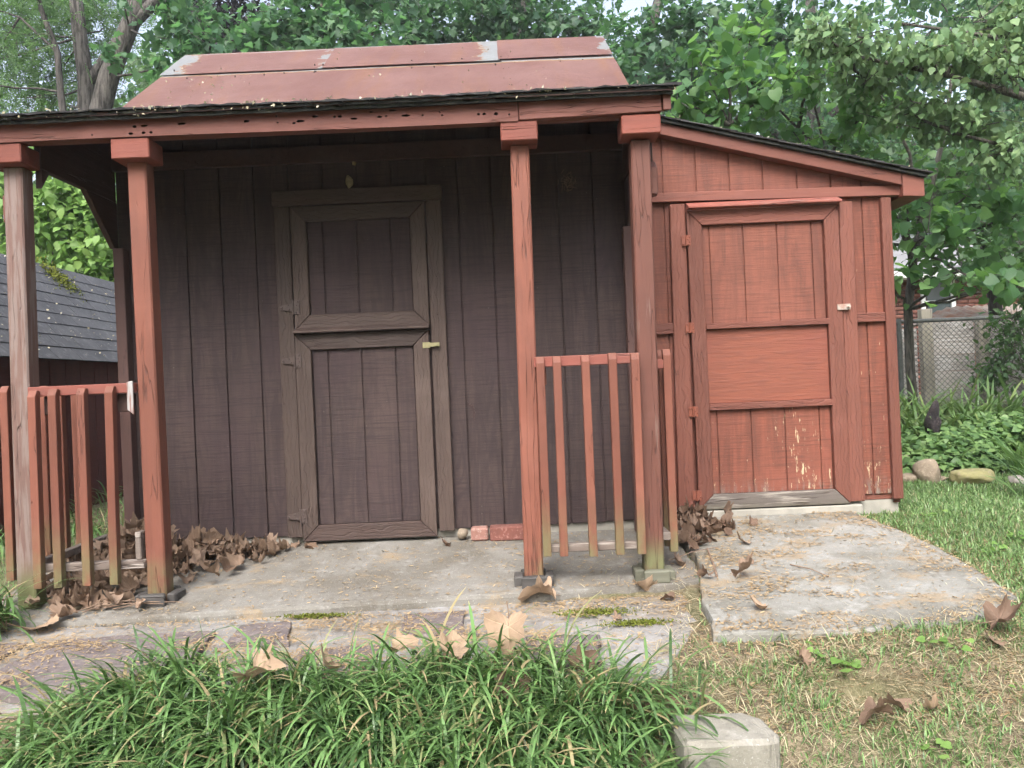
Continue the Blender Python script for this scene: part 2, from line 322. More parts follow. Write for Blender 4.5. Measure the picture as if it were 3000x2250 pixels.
def deadleaf(name, a, b, c3):
    m = M(name, 0.7); x, y, z = m.sep(m.uv()); r = m.island()
    ang = m.math('ARCTAN2', m.math('SUBTRACT', x, 0.5), m.math('SUBTRACT', y, 0.5))
    v1 = m.math('ABSOLUTE', m.math('SINE', m.math('MULTIPLY', ang, 3.43)))
    rad = m.math('ADD', m.math('ABSOLUTE', m.math('SUBTRACT', x, 0.5)), m.math('ABSOLUTE', m.math('SUBTRACT', y, 0.5)))
    vein = m.math('MULTIPLY', m.step(m.math('MULTIPLY', v1, rad), 0.035, 0.008), 0.6)
    c = m.ramp(r, [(0, a), (0.5, b), (1, c3)])
    c = m.mix(m.step(m.noise(m.world(), 26, 5, 0.65), 0.5, 0.75, 0, 0.6), c, tuple(q * 0.6 for q in a))
    c = m.mix(vein, c, tuple(min(1, q * 1.45) for q in b))
    m.color(c); m.bump(m.math('ADD', m.math('MULTIPLY', vein, 1.0), m.noise(m.world(), 60, 3)), 0.5, 0.004)
    m.translucent(c, 0.18); return m.m
MAT['dead'] = deadleaf('dry_brown_leaf', (0.165, 0.105, 0.07), (0.22, 0.15, 0.105), (0.29, 0.205, 0.15))
MAT['dead_pale'] = deadleaf('dry_tan_leaf', (0.31, 0.215, 0.145), (0.36, 0.255, 0.175), (0.39, 0.285, 0.205))
MAT['dead_dark'] = deadleaf('damp_brown_leaf', (0.11, 0.068, 0.046), (0.155, 0.1, 0.07), (0.22, 0.15, 0.11))

def concrete(name, base, dark, light, tan_amt=0.5, front_white=False, moss=0.0):
    m = M(name, 0.92); v = m.world()
    a = m.noise(v, 1.9, 6, 0.62); b = m.noise(v, 9, 5, 0.7); f = m.noise(v, 120, 3, 0.7)
    c = m.mix(m.step(a, 0.32, 0.68), dark, base)
    c = m.mix(m.step(b, 0.5, 0.75, 0, 0.7), c, light)
    t = m.math('ADD', m.noise(v, 3.3, 6, 0.68, mul=(1, 1.8, 1)), m.math('MULTIPLY', f, 0.28))
    c = m.mix(m.step(t, 0.76 - 0.12 * tan_amt, 0.86 - 0.12 * tan_amt, 0, 0.75), c, (0.27, 0.205, 0.13))
    if moss: c = m.mix(m.step(m.noise(v, 2.3, 5, 0.7), 0.72 - moss, 0.84 - moss, 0, 0.6), c, (0.2, 0.21, 0.08))
    c = m.mix(m.step(f, 0.62, 0.75, 0, 0.5), c, (0.12, 0.115, 0.11))
    c = m.mix(m.step(m.noise(v, 170, 2), 0.62, 0.72, 0, 0.5), c, (0.5, 0.49, 0.47))
    c = m.mix(m.step(m.noise(v, 34, 5, 0.75), 0.5, 0.72, 0, 0.45), c, (0.13, 0.118, 0.105))
    m.color(c); m.bump(m.math('ADD', m.math('MULTIPLY', f, 0.6), m.math('ADD', b, a)), 0.5, 0.008); return m.m
MAT['slab'] = concrete('porch_concrete', (0.215, 0.205, 0.186), (0.135, 0.122, 0.102), (0.29, 0.288, 0.275), 0.4, moss=0.04)
MAT['slab_r'] = concrete('path_concrete', (0.27, 0.268, 0.25), (0.155, 0.148, 0.125), (0.38, 0.382, 0.37), 0.8, moss=0.1)
MAT['aggregate'] = concrete('exposed_aggregate', (0.275, 0.268, 0.262), (0.19, 0.178, 0.165), (0.36, 0.358, 0.356), 0.8, moss=0.06)
MAT['block'] = concrete('curb_concrete', (0.285, 0.27, 0.235), (0.2, 0.188, 0.155), (0.36, 0.345, 0.31), 0.1)
MAT['flag'] = simple('maroon_flagstone', (0.165, 0.14, 0.138), (0.115, 0.096, 0.096), 7, 0.9, 0.4, 0.006, third=(0.25, 0.215, 0.2), coord='world')
MAT['found'] = simple('foundation_concrete', (0.36, 0.34, 0.3), (0.26, 0.25, 0.22), 6, 0.95, coord='world')

def earth():
    m = M('ground', 1.0); v = m.world(); a = m.noise(v, 1.6, 6, 0.65); b = m.noise(v, 14, 6, 0.7); f = m.noise(v, 90, 3, 0.7)
    c = m.mix(m.step(b, 0.35, 0.7), (0.12, 0.095, 0.065), (0.27, 0.22, 0.145)); c = m.mix(m.step(a, 0.45, 0.65, 0, 0.55), c, (0.1, 0.115, 0.045)); c = m.mix(m.step(m.math('ADD', m.sep(v)[0], m.math('MULTIPLY', a, 0.8)), 2.2, 2.8, 0, 0.75), c, (0.085, 0.11, 0.04))
    c = m.mix(m.step(f, 0.5, 0.75, 0, 0.6), c, (0.4, 0.33, 0.22)); m.color(c); m.bump(m.math('ADD', b, f), 0.8, 0.02); return m.m
MAT['earth'] = earth()
def glass():
    m = M('window_glass', 0.08); m.color((0.05, 0.065, 0.07)); m.b.inputs['Specular IOR Level'].default_value = 0.6; return m.m
MAT['glass'] = glass()

# ------------------------------------------------------------------ geometry helpers
WL = {}
def tag(o, label=None, cat=None, group=None, kind=None):
    if label: o['label'] = label
    if cat: o['category'] = cat
    if group: o['group'] = group
    if kind: o['kind'] = kind
    return o
def place(o, parent, org):
    org = Vector(org); WL[o.name] = org
    col.objects.link(o)
    if parent is not None: o.parent = parent; o.location = org - WL[parent.name]
    else: o.location = org
def empty(name, loc, label, cat, group=None):
    o = bpy.data.objects.new(name, None); o.empty_display_size = 0.1
    WL[o.name] = Vector(loc); col.objects.link(o); o.location = loc
    return tag(o, label, cat, group)

class MB:
    """collects solid pieces in world coordinates; build() links them as one mesh object"""
    def __init__(s): s.v = []; s.f = []
    def add(s, vs_, fs):
        k = len(s.v); s.v += [tuple(q) for q in vs_]; s.f += [tuple(i + k for i in f) for f in fs]; return s
    def box(s, x0, x1, y0, y1, z0, z1):
        return s.add([(x0, y0, z0), (x1, y0, z0), (x1, y1, z0), (x0, y1, z0), (x0, y0, z1), (x1, y0, z1), (x1, y1, z1), (x0, y1, z1)],
                     [(3, 2, 1, 0), (4, 5, 6, 7), (0, 1, 5, 4), (1, 2, 6, 5), (2, 3, 7, 6), (3, 0, 4, 7)])
    def hexa(s, p):
        """eight corners: bottom ring then top ring"""
        return s.add(p, [(3, 2, 1, 0), (4, 5, 6, 7), (0, 1, 5, 4), (1, 2, 6, 5), (2, 3, 7, 6), (3, 0, 4, 7)])
    def prism(s, poly, axis, a0, a1):
        n = len(poly)
        def p3(p, a):
            return {'x': (a, p[0], p[1]), 'y': (p[0], a, p[1]), 'z': (p[0], p[1], a)}[axis]
        area = sum(poly[i][0] * poly[(i + 1) % n][1] - poly[(i + 1) % n][0] * poly[i][1] for i in range(n))
        if (area < 0) != (axis == 'y'): poly = poly[::-1]
        vs_ = [p3(p, a0) for p in poly] + [p3(p, a1) for p in poly]
        fs = [tuple(range(n))[::-1], tuple(range(n, 2 * n))] + [(i, (i + 1) % n, n + (i + 1) % n, n + i) for i in range(n)]
        return s.add(vs_, fs)
    def tube(s, pts, rad, n=8, cap=True):
        pts = [Vector(p) for p in pts]; rings = []
        for i, p in enumerate(pts):
            d = (pts[min(i + 1, len(pts) - 1)] - pts[max(i - 1, 0)]).normalized()
            a = d.cross(Vector((0.13, 0.97, 0.2))); a = (a if a.length > 0.05 else d.cross(Vector((1, 0, 0)))).normalized(); b = d.cross(a)
            r = rad[i] if isinstance(rad, (list, tuple)) else rad
            rings.append([p + (a * math.cos(2 * math.pi * j / n) + b * math.sin(2 * math.pi * j / n)) * r for j in range(n)])
        fs = [(i * n + j, i * n + (j + 1) % n, (i + 1) * n + (j + 1) % n, (i + 1) * n + j) for i in range(len(pts) - 1) for j in range(n)]
        if cap: fs += [tuple(range(n))[::-1], tuple((len(pts) - 1) * n + j for j in range(n))]
        return s.add([q for r_ in rings for q in r_], fs)
    def build(s, name, mat, parent=None, org=None, bevel=0.0, smooth=False, jitter=0.0):
        v = np.array(s.v, float)
        if org is None:
            lo, hi = v.min(0), v.max(0); org = ((lo[0] + hi[0]) / 2, (lo[1] + hi[1]) / 2, (lo[2] + hi[2]) / 2)
        me = bpy.data.meshes.new(name); v = v - np.array(org)
        if bevel:
            bm = bmesh.new(); bv = [bm.verts.new(p) for p in v]
            for f in s.f: bm.faces.new([bv[i] for i in f])
            bmesh.ops.recalc_face_normals(bm, faces=bm.faces)
            bmesh.ops.bevel(bm, geom=list(bm.edges), offset=bevel, segments=1, affect='EDGES', clamp_overlap=True)
            bm.to_mesh(me); bm.free()
        else:
            me.from_pydata([tuple(p) for p in v], [], s.f)
            bm = bmesh.new(); bm.from_mesh(me); bmesh.ops.recalc_face_normals(bm, faces=bm.faces); bm.to_mesh(me); bm.free()
        if smooth:
            for p in me.polygons: p.use_smooth = True
        me.materials.append(MAT[mat] if isinstance(mat, str) else mat)
        o = bpy.data.objects.new(name, me); place(o, parent, org); return o
def box(name, mat, parent, x0, x1, y0, y1, z0, z1, bevel=0.003, org=None):
    return MB().box(x0, x1, y0, y1, z0, z1).build(name, mat, parent, org, bevel)

def npmesh(name, verts, faces, mat, parent=None, org=(0, 0, 0), uv=None, smooth=False, kind=None):
    """verts (n,3) world; faces (m,k) all the same size"""
    me = bpy.data.meshes.new(name); n, (m_, k) = len(verts), faces.shape
    me.vertices.add(n); me.vertices.foreach_set('co', (verts - np.array(org)).astype(np.float32).ravel())
    me.loops.add(m_ * k); me.loops.foreach_set('vertex_index', faces.astype(np.int32).ravel())
    me.polygons.add(m_); me.polygons.foreach_set('loop_start', (np.arange(m_) * k).astype(np.int32))
    try: me.polygons.foreach_set('loop_total', np.full(m_, k, np.int32))
    except Exception: pass
    if smooth: me.polygons.foreach_set('use_smooth', np.ones(m_, bool))
    if uv is not None:
        l = me.uv_layers.new(name='UVMap'); l.data.foreach_set('uv', uv[faces.ravel()].astype(np.float32).ravel())
    me.update(calc_edges=True); me.validate()
    me.materials.append(MAT[mat] if isinstance(mat, str) else mat)
    o = bpy.data.objects.new(name, me); place(o, parent, org)
    if kind: o['kind'] = kind
    return o

def unit(a):
    return a / np.maximum(np.linalg.norm(a, axis=-1, keepdims=True), 1e-9)
def frames(d, nrm):
    """columns x, y(tip direction), z(normal)"""
    y = unit(d); x = unit(np.cross(y, nrm)); z = np.cross(x, y); return np.stack([x, y, z], -1)
def scatter(tv, tf, pos, fr, sc):
    n, k = len(pos), len(tv)
    v = np.einsum('nij,kj->nki', fr, tv) * sc[:, None, None] + pos[:, None, :]
    f = tf[None] + (np.arange(n) * k)[:, None, None]
    return v.reshape(-1, 3), f.reshape(-1, tf.shape[1])
def tri(v, f): return np.array(v, float), np.array(f, int)
def fold(pts, rib, droop=0.12, keel=0.16):
    """symmetric leaf: half outline pts (x>0), midrib pts; returns triangles"""
    n = len(pts)
    v = [(0, y, -droop * y * y) for y in rib] + [(x, y, keel * x - droop * y * y) for x, y in pts] + [(-x, y, keel * x - droop * y * y) for x, y in pts]
    return v
def leaf_heart():
    v = [(0, 0, 0), (0, 0.5, -0.03), (0, 1, -0.2), (.34, -.1, .05), (.55, .22, .06), (.4, .62, -.02), (-.34, -.1, .05), (-.55, .22, .06), (-.4, .62, -.02)]
    f = [(0, 3, 4), (0, 4, 1), (1, 4, 5), (1, 5, 2), (0, 7, 6), (0, 1, 7), (1, 8, 7), (1, 2, 8)]
    return tri(v, f)
def leaf_ovate(w=.27):
    v = [(0, 0, 0), (0, .5, .0), (0, 1, -.22), (w * .8, .25, .06), (w, .55, .04), (-w * .8, .25, .06), (-w, .55, .04)]
    f = [(0, 3, 1), (3, 4, 1), (1, 4, 2), (0, 1, 5), (5, 1, 6), (1, 2, 6)]
    return tri(v, f)
def leaf_lobed():
    pts = [(0, 0), (.24, -.06), (.52, .06), (.36, .26), (.6, .48), (.32, .5), (.22, .66), (0, 1), (-.22, .66), (-.32, .5), (-.6, .48), (-.36, .26), (-.52, .06), (-.24, -.06)]
    v = [(0, .32, 0)] + [(x, y, .1 * abs(x) - .16 * y * y) for x, y in pts]
    f = [(0, i, i % len(pts) + 1) for i in range(1, len(pts) + 1)]
    return tri(v, f)
def leaf_compound():
    v, f = [], []
    for i in range(6):
        y = .15 + i * .14; L_ = .2 * (1 - .06 * i)
        for s in (-1, 1):
            k = len(v); dz = -.12 * y * y
            v += [(0, y, dz), (s * L_ * .45, y + .06, dz + .01), (s * L_, y + .09, dz - .04), (s * L_ * .55, y - .02, dz)]
            f += [(k, k + 1, k + 2), (k, k + 2, k + 3)]
    k = len(v); v += [(-.05, .95, -.12), (.05, .95, -.12), (0, 1.15, -.17)]; f.append((k, k + 1, k + 2))
    return tri(v, f)
LEAF = dict(heart=leaf_heart(), ovate=leaf_ovate(), wide=leaf_ovate(.36), lobed=leaf_lobed(), compound=leaf_compound())

def ribbons(base, az, length, width, tilt, bend, segs=6, twist=0.3):
    """grass blades: each rises from base, leaning by tilt (rad from upright) and bending over by bend"""
    n = len(base); t = np.linspace(0, 1, segs + 1); hd = np.stack([np.cos(az), np.sin(az), np.zeros(n)], -1)
    sd_ = np.stack([-np.sin(az + twist * rng.normal(size=n)), np.cos(az + twist * rng.normal(size=n)), np.zeros(n)], -1)
    ang = tilt[:, None] + bend[:, None] * t[None] ** 1.3
    st = (length / segs)[:, None]
    h = np.concatenate([np.zeros((n, 1)), np.cumsum(np.sin(ang[:, 1:]) * st, 1)], 1); z = np.concatenate([np.zeros((n, 1)), np.cumsum(np.cos(ang[:, 1:]) * st, 1)], 1)
    c = base[:, None, :] + hd[:, None, :] * h[:, :, None] + np.array([0, 0, 1.0]) * z[:, :, None]
    w = width[:, None] * (0.55 + 0.9 * t * (1 - t) * 2)[None]; w[:, -1] = width * 0.12
    a = c - sd_[:, None, :] * w[:, :, None] * .5; b = c + sd_[:, None, :] * w[:, :, None] * .5
    v = np.stack([a, b], 2).reshape(n, -1, 3)
    f = np.array([(2 * i, 2 * i + 1, 2 * i + 3, 2 * i + 2) for i in range(segs)])
    uv1 = np.stack([np.tile([0., 1.], segs + 1), np.repeat(t, 2)], -1)
    return v.reshape(-1, 3), (f[None] + (np.arange(n) * 2 * (segs + 1))[:, None, None]).reshape(-1, 4), np.tile(uv1, (n, 1))

# ------------------------------------------------------------------ terrain
def hash_noise(x, y):
    return (np.sin(x * 3.1 + 1.7 * np.sin(y * 2.3)) * np.cos(y * 2.9 + 1.3 * np.sin(x * 1.9)) + .5 * np.sin(x * 9.7 + y * 4.1) * np.cos(y * 8.3 - x * 3.7))
def sstep(a, b, x):
    t = np.clip((x - a) / (b - a), 0, 1); return t * t * (3 - 2 * t)
def gz(x, y):
    """height of the open ground"""
    x = np.asarray(x, float); y = np.asarray(y, float)
    d = np.clip(2.75 - y, 0, 2.2)
    z = -.10 + .06 * np.clip(y - 2.95, 0, 3.2) - .3 * d - .2 * d * d
    bed = np.clip((x - 2.5) / .4, 0, 1) * np.clip((y - 5.6) / 3.0, 0, 1) * .30
    z = z + bed
    by_slab = sstep(.95, 1.35, x) * sstep(2.55, 2.9, y) * (1 - sstep(4.3, 5.2, y)) * (1 - sstep(2.6, 3.4, x))
    z = z + by_slab * (-.076 + .075 * (y - 2.88) - z)
    lump_ = np.where(y < 2.8, .012, .006) * hash_noise(x, y)
    hole = -.085 * np.exp(-(((x - 1.2) / .13) ** 2 + ((y - 2.55) / .05) ** 2)) + .03 * np.exp(-(((x - 1.16) / .2) ** 2 + ((y - 2.65) / .06) ** 2))
    return z + lump_ + hole
PATH = [(-2.6, 2.75), (-1.6, 2.55), (-.6, 2.62), (.3, 2.58), (.50, 2.68), (.60, 2.88), (.72, 3.1), (.84, 3.62), (.2, 3.6), (-.6, 3.57), (-1.95, 3.54), (-2.6, 3.6)]
PORCH = [(-2.45, 3.52), (-2.08, 3.44), (-1.7, 3.46), (-.69, 3.495), (.07, 3.53), (.74, 3.56), (.84, 3.59), (.87, 3.7), (.87, 4.6), (-2.6, 4.6), (-2.6, 3.7)]
SIDE = [(.73, 2.89), (1.2, 2.855), (1.6, 2.88), (1.85, 2.97), (2.02, 3.1), (2.06, 3.4), (2.09, 3.8), (2.06, 4.15), (1.98, 4.58), (.885, 4.58), (.885, 3.9), (.875, 3.65), (.82, 3.5), (.75, 3.15)]
def inside(poly, x, y):
    x = np.asarray(x, float); y = np.asarray(y, float); r = np.zeros(np.broadcast(x, y).shape, bool); n = len(poly)
    for i in range(n):
        (x0, y0), (x1, y1) = poly[i], poly[(i + 1) % n]
        if y0 == y1: continue
        c_ = ((y0 > y) != (y1 > y)) & (x < (x1 - x0) * (y - y0) / (y1 - y0) + x0); r = r ^ c_
    return r
pz = lambda x, y: -.055 + .1 * (y - 3.5) + .01 * np.minimum(0, np.asarray(x) + 1) * 1.0
sz = lambda x, y: -.06 + .075 * (y - 2.88) + 0 * np.asarray(x)
az_ = lambda x, y: -.098 + .005 * np.sin(3 * x) * np.cos(4 * y) - .3 * np.maximum(0, 2.75 - y) - .2 * np.maximum(0, 2.75 - y) ** 2
def surf(x, y):
    """top of whatever lies at (x, y): slab, path or ground"""
    z = gz(x, y); z = np.where(inside(PATH, x, y), az_(x, y), z); z = np.where(inside(SIDE, x, y), sz(x, y), z)
    return np.where(inside(PORCH, x, y), pz(x, y), z)
def grid_sheet(name, xs, ys, mat):
    X, Y = np.meshgrid(xs, ys); Zg = gz(X, Y) - .05 * (inside(PATH, X, Y + .04) & inside(PATH, X, Y - .04) & inside(PATH, X - .05, Y) & inside(PATH, X + .05, Y)) - .05 * (inside(SIDE, X + .05, Y) & inside(SIDE, X - .05, Y) & inside(SIDE, X, Y - .05) & inside(SIDE, X, Y + .05)); v = np.stack([X, Y, Zg], -1).reshape(-1, 3); nx, ny = len(xs), len(ys)
    i = (np.arange(ny - 1)[:, None] * nx + np.arange(nx - 1)[None]).ravel()
    return npmesh(name, v, np.stack([i, i + 1, i + nx + 1, i + nx], -1), mat, smooth=True)
xs = np.concatenate([[-60, -40, -28, -20, -12, -8, -6, -5, -4], np.linspace(-3.2, 4.2, 150), [4.6, 5, 6, 7, 9, 12, 20, 28, 40, 60]])
ys = np.concatenate([[-45, -20, -5, -1, .5, 1.0], np.linspace(1.3, 3.4, 85), np.linspace(3.5, 8.5, 60), [9, 10, 12, 15, 20, 28, 40, 60]])
tag(grid_sheet('ground', xs, ys, 'earth'), kind='structure')

def slab(name, outline, zf, thick, mat, nsub=26, parent=None, rim=0.012):
    """a poured slab: rounded, uneven rim; outline is a list of (x, y)"""
    bm = bmesh.new(); pts = []
    n = len(outline)
    for i in range(n):
        a, b = Vector(outline[i]), Vector(outline[(i + 1) % n]); L_ = (b - a).length; k = max(1, int(L_ / .06))
        for j in range(k):
            p = a.lerp(b, j / k); w_ = .007 * math.sin(p.x * 9 + 2 * math.sin(p.y * 7)) * math.cos(p.y * 11 + p.x * 5) * (1 if nsub > 20 and parent is None else .4); pts.append(Vector((p.x + w_ + rnd.uniform(-.008, .008), p.y + .6 * w_ + rnd.uniform(-.008, .008))))
    cen = sum(pts, Vector((0, 0))) / len(pts)
    rings = []
    for off, dz in ((-.0, -thick), (0.0, -rim * 1.6), (.5 * rim, -rim * .4), (2 * rim, 0)):
        rings.append([bm.verts.new((p.x + (cen.x - p.x) / (cen - p).length * off, p.y + (cen.y - p.y) / (cen - p).length * off, zf(p.x, p.y) + dz + (0 if off == 0 else rnd.uniform(-.002, .002)))) for p in pts])
    m_ = len(pts)
    for r0, r1 in zip(rings, rings[1:]):
        for j in range(m_): bm.faces.new((r0[j], r0[(j + 1) % m_], r1[(j + 1) % m_], r1[j]))
    bm.faces.new(rings[-1])
    bmesh.ops.triangulate(bm, faces=[f for f in bm.faces if len(f.verts) > 4])
    bmesh.ops.recalc_face_normals(bm, faces=bm.faces)
    me = bpy.data.meshes.new(name); bm.to_mesh(me); bm.free(); me.materials.append(MAT[mat])
    o = bpy.data.objects.new(name, me); place(o, parent, (0, 0, 0) if parent is None else WL[parent.name]); return o
tag(slab('pavement_porch', PORCH, lambda x, y: float(pz(x, y)), .09, 'slab'), kind='structure')
tag(slab('pavement_side', SIDE, lambda x, y: float(sz(x, y)), .07, 'slab_r', rim=.008), kind='structure')
path = tag(slab('path', PATH, lambda x, y: float(az_(x, y)), .06, 'aggregate', rim=.004), kind='structure')
for poly in ([(-2.02, 2.93), (-1.98, 3.26), (-1.32, 3.29), (-1.27, 2.84), (-1.62, 2.66), (-1.88, 2.72)], [(-1.24, 3.37), (-1.02, 3.39), (-.96, 3.12), (-1.22, 3.14)],
             [(-.53, 3.42), (-.26, 3.44), (-.24, 3.11), (-.51, 3.15)], [(-.88, 3.02), (-.57, 3.04), (-.54, 2.76), (-.86, 2.74)], [(.02, 3.06), (.3, 3.03), (.28, 2.74), (-.01, 2.75)], [(-2.5, 3.28), (-2.1, 3.25), (-2.1, 2.95), (-2.5, 2.93)]):
    slab('stone', poly, lambda x, y: float(az_(x, y)) + .003, .03, 'flag', parent=path, rim=.004)

# ------------------------------------------------------------------ the garden shed with its porch and lean-to
shed = empty('garden_shed', (-.2, 5.2, 0), 'red and brown garden shed with a posted porch, rusty metal roof and lean-to', 'shed')
WY, LY = 4.43, 4.60

# -- main wall under the porch
wall = MB().box(-2.25, .78, WY + .012, WY + .05, .09, 2.52).build('front_wall', 'brown_siding', shed)
box('foundation', 'found', shed, -2.3, .8, WY + .02, WY + .2, -.05, .088, 0)
grooves = [-2.25, -2.048, -1.848, -1.647, -1.447, -1.247, -1.047, -.847, -.647, -.447, -.267, -.073, .119, .311, .512, .712, .78]
for a, b in zip(grooves, grooves[1:]):
    box('board', 'brown_siding', wall, a + .005, b - .005, WY - rnd.uniform(0, .002), WY + .014, .09 + rnd.uniform(-.004, .004), 2.5, .002)
# side and back walls of the main body, gables
body = MB()
for x0, x1 in ((-2.25, -2.21), (.74, .78)):
    body.prism([(4.48, -.05), (6.3, -.05), (6.3, 2.5), (5.38, 3.24), (4.48, 2.6)], 'x', x0, x1)
body.box(-2.2, .73, 6.26, 6.3, -.05, 2.5)
body.build('side_walls', 'brown_siding', shed)

# -- door in two halves with mitred frames
def frame(parent, x0, x1, z0, z1, y0, y1, w, mz, mx, zmat=None, gap=.0015, bottom=None):
    """four mitred pieces; returns the inner opening"""
    a, b, c_, d = x0 + w, x1 - w, z0 + w, z1 - w
    g = gap
    for n, poly, mt in (('stile', [(x0, z0 + g), (a, c_ + g), (a, d - g), (x0, z1 - g)], mz), ('stile', [(x1, z0 + g), (x1, z1 - g), (b, d - g), (b, c_ + g)], mz),
                        ('rail', [(x0 + g, z1), (a + g, d), (b - g, d), (x1 - g, z1)], mx), ('rail', [(x0 + g, z0), (x1 - g, z0), (b - g, c_), (a + g, c_)], bottom or mx)):
        MB().prism(poly, 'y', y0, y1).build(n, mt, parent, bevel=.003)
    return a, b, c_, d
def hinge(parent, x, z, y, mat, strap=True, s=1.0):
    """strap hinge: knuckle, upright leaf with screws on the right, tapering strap on the left"""
    m = MB(); m.tube([(x, y - .006, z - .042 * s), (x, y - .006, z + .042 * s)], .0055, 8)
    m.box(x + .006, x + .036 * s, y - .006, y, z - .04 * s, z + .04 * s)
    sc = [(x + .02 * s + (.006 if i % 2 else -.003), z + (-.03 + .02 * i) * s) for i in range(4)]
    if strap:
        m.prism([(x - .006, z - .022 * s), (x - .006, z + .024 * s), (x - .075 * s, z + .011 * s), (x - .075 * s, z - .011 * s)], 'y', y - .006, y)
        sc += [(x - .064 * s, z), (x - .03 * s, z + .012), (x - .022 * s, z - .011)]
    else:
        m.box(x - .034 * s, x - .006, y - .006, y, z - .04 * s, z + .04 * s); sc += [(x - .02 * s, z + .02), (x - .02 * s, z - .02)]
    for sx, sz_ in sc: m.tube([(sx, y - .005, sz_), (sx, y - .0095, sz_), (sx, y - .011, sz_)], [.0052, .0048, .002], 8)
    return m.build('hinge', mat, parent, bevel=0)
case = MB().box(-1.327, -1.239, 4.393, WY - .002, .083, 1.988).build('door_casing', 'brown_z', shed, bevel=.003)
box('casing_side', 'brown_z', case, -.452, -.365, 4.393, WY - .002, .084, 1.988)
box('casing_head', 'brown_x', case, -1.335, -.358, 4.388, WY - .002, 1.991, 2.077)
def door_leaf(name, x0, x1, z0, z1, w, bottom=None):
    d = MB().box(x0 + .02, x1 - .02, WY - .012, WY - .004, z0 + .02, z1 - .02).build(name, 'brown_siding', shed)
    a, b, c_, dd = frame(d, x0, x1, z0, z1, WY - .045, WY - .013, w, 'brown_z', 'brown_x', bottom=bottom)
    gr = [a, -1.052, -.858, -.662, b]
    for p, q in zip(gr, gr[1:]): box('board', 'brown_siding', d, p + .005, q - .005, WY - .022, WY - .0125, c_ + .001, dd - .001, .002)
    return d
du = door_leaf('upper_door', -1.231, -.459, 1.272, 1.984, .087)
MB().prism([(WY - .09, 1.253), (WY - .09, 1.264), (WY - .046, 1.286), (WY - .046, 1.253)], 'x', -1.231, -.459).build('drip_ledge', 'brown_x', du, bevel=.002)
dl = door_leaf('lower_door', -1.236, -.466, .058, 1.247, .09, 'brown_sill_x')
hinge(du, -1.235, 1.405, WY - .045, 'hinge_brown'); hinge(dl, -1.239, 1.10, WY - .045, 'hinge_brown'); hinge(dl, -1.245, .205, WY - .045, 'hinge_brown')
la = MB().box(-.502, -.462, WY - .052, WY - .045, 1.14, 1.172).box(-.462, -.405, WY - .062, WY - .053, 1.146, 1.168)
la.tube([(-.425, WY - .075, 1.157), (-.425, WY - .06, 1.157)], .008, 8); la.tube([(-.462, WY - .056, 1.14), (-.462, WY - .056, 1.172)], .005, 6)
for q in (1.147, 1.165): la.tube([(-.49, WY - .055, q), (-.49, WY - .052, q)], .004, 6)
la.build('latch', 'brass', dl)

# -- posts, caps, plinths
def post(xt, xb, mat, zb=0, w=.09, pl='plinth', plw=.09):
    m = MB(); y0, y1 = 3.62, 3.71; zb -= .04
    m.hexa([(xb, y0, zb), (xb + w, y0, zb), (xb + w, y1, zb), (xb, y1, zb), (xt, y0, 2.045), (xt + w, y0, 2.045), (xt + w, y1, 2.045), (xt, y1, 2.045)])
    p = m.build('post', mat, shed, bevel=.007)
    cx = xt + w / 2
    if pl:
        bx, by, h, o = xb + w / 2, 3.66, .045, plw
        for i in range(4):      # short mitred blocks nailed round the foot
            a0 = math.pi / 4 + i * math.pi / 2; a1 = a0 + math.pi / 2
            q = lambda r, a: (bx + r * math.cos(a), by + r * math.sin(a))
            MB().prism([q(o * 1.25, a0 + .2), q(o * 1.28, a1 - .2), q(.069, a1 - .02), q(.069, a0 + .02)], 'z', zb - .012 + rnd.uniform(-.004, .004), zb + h + rnd.uniform(-.006, .006)).build('foot_block', pl, p, bevel=.006)
    return p, cx
p1, c1 = post(-2.368, -2.39, 'grey_post', -.015, pl=None)
p2, c2 = post(-1.78, -1.771, 'red_v', -.012)
p3, c3 = post(.04, .02, 'red_v', 0)
p4, c4 = post(.612, .592, 'red_weathered', 0, w=.093, pl='plinth_green')
for p, a, b, z in ((p1, -2.425, -2.24, 2.044), (p2, -1.821, -1.642, 2.04), (p3, -.003, .171, 2.045), (p4, .563, .746, 2.052)):
    box('cap', 'red_cap', p, a, b, 3.557, 3.705, z, 2.136 + (.006 if a > .5 else 0), .005)

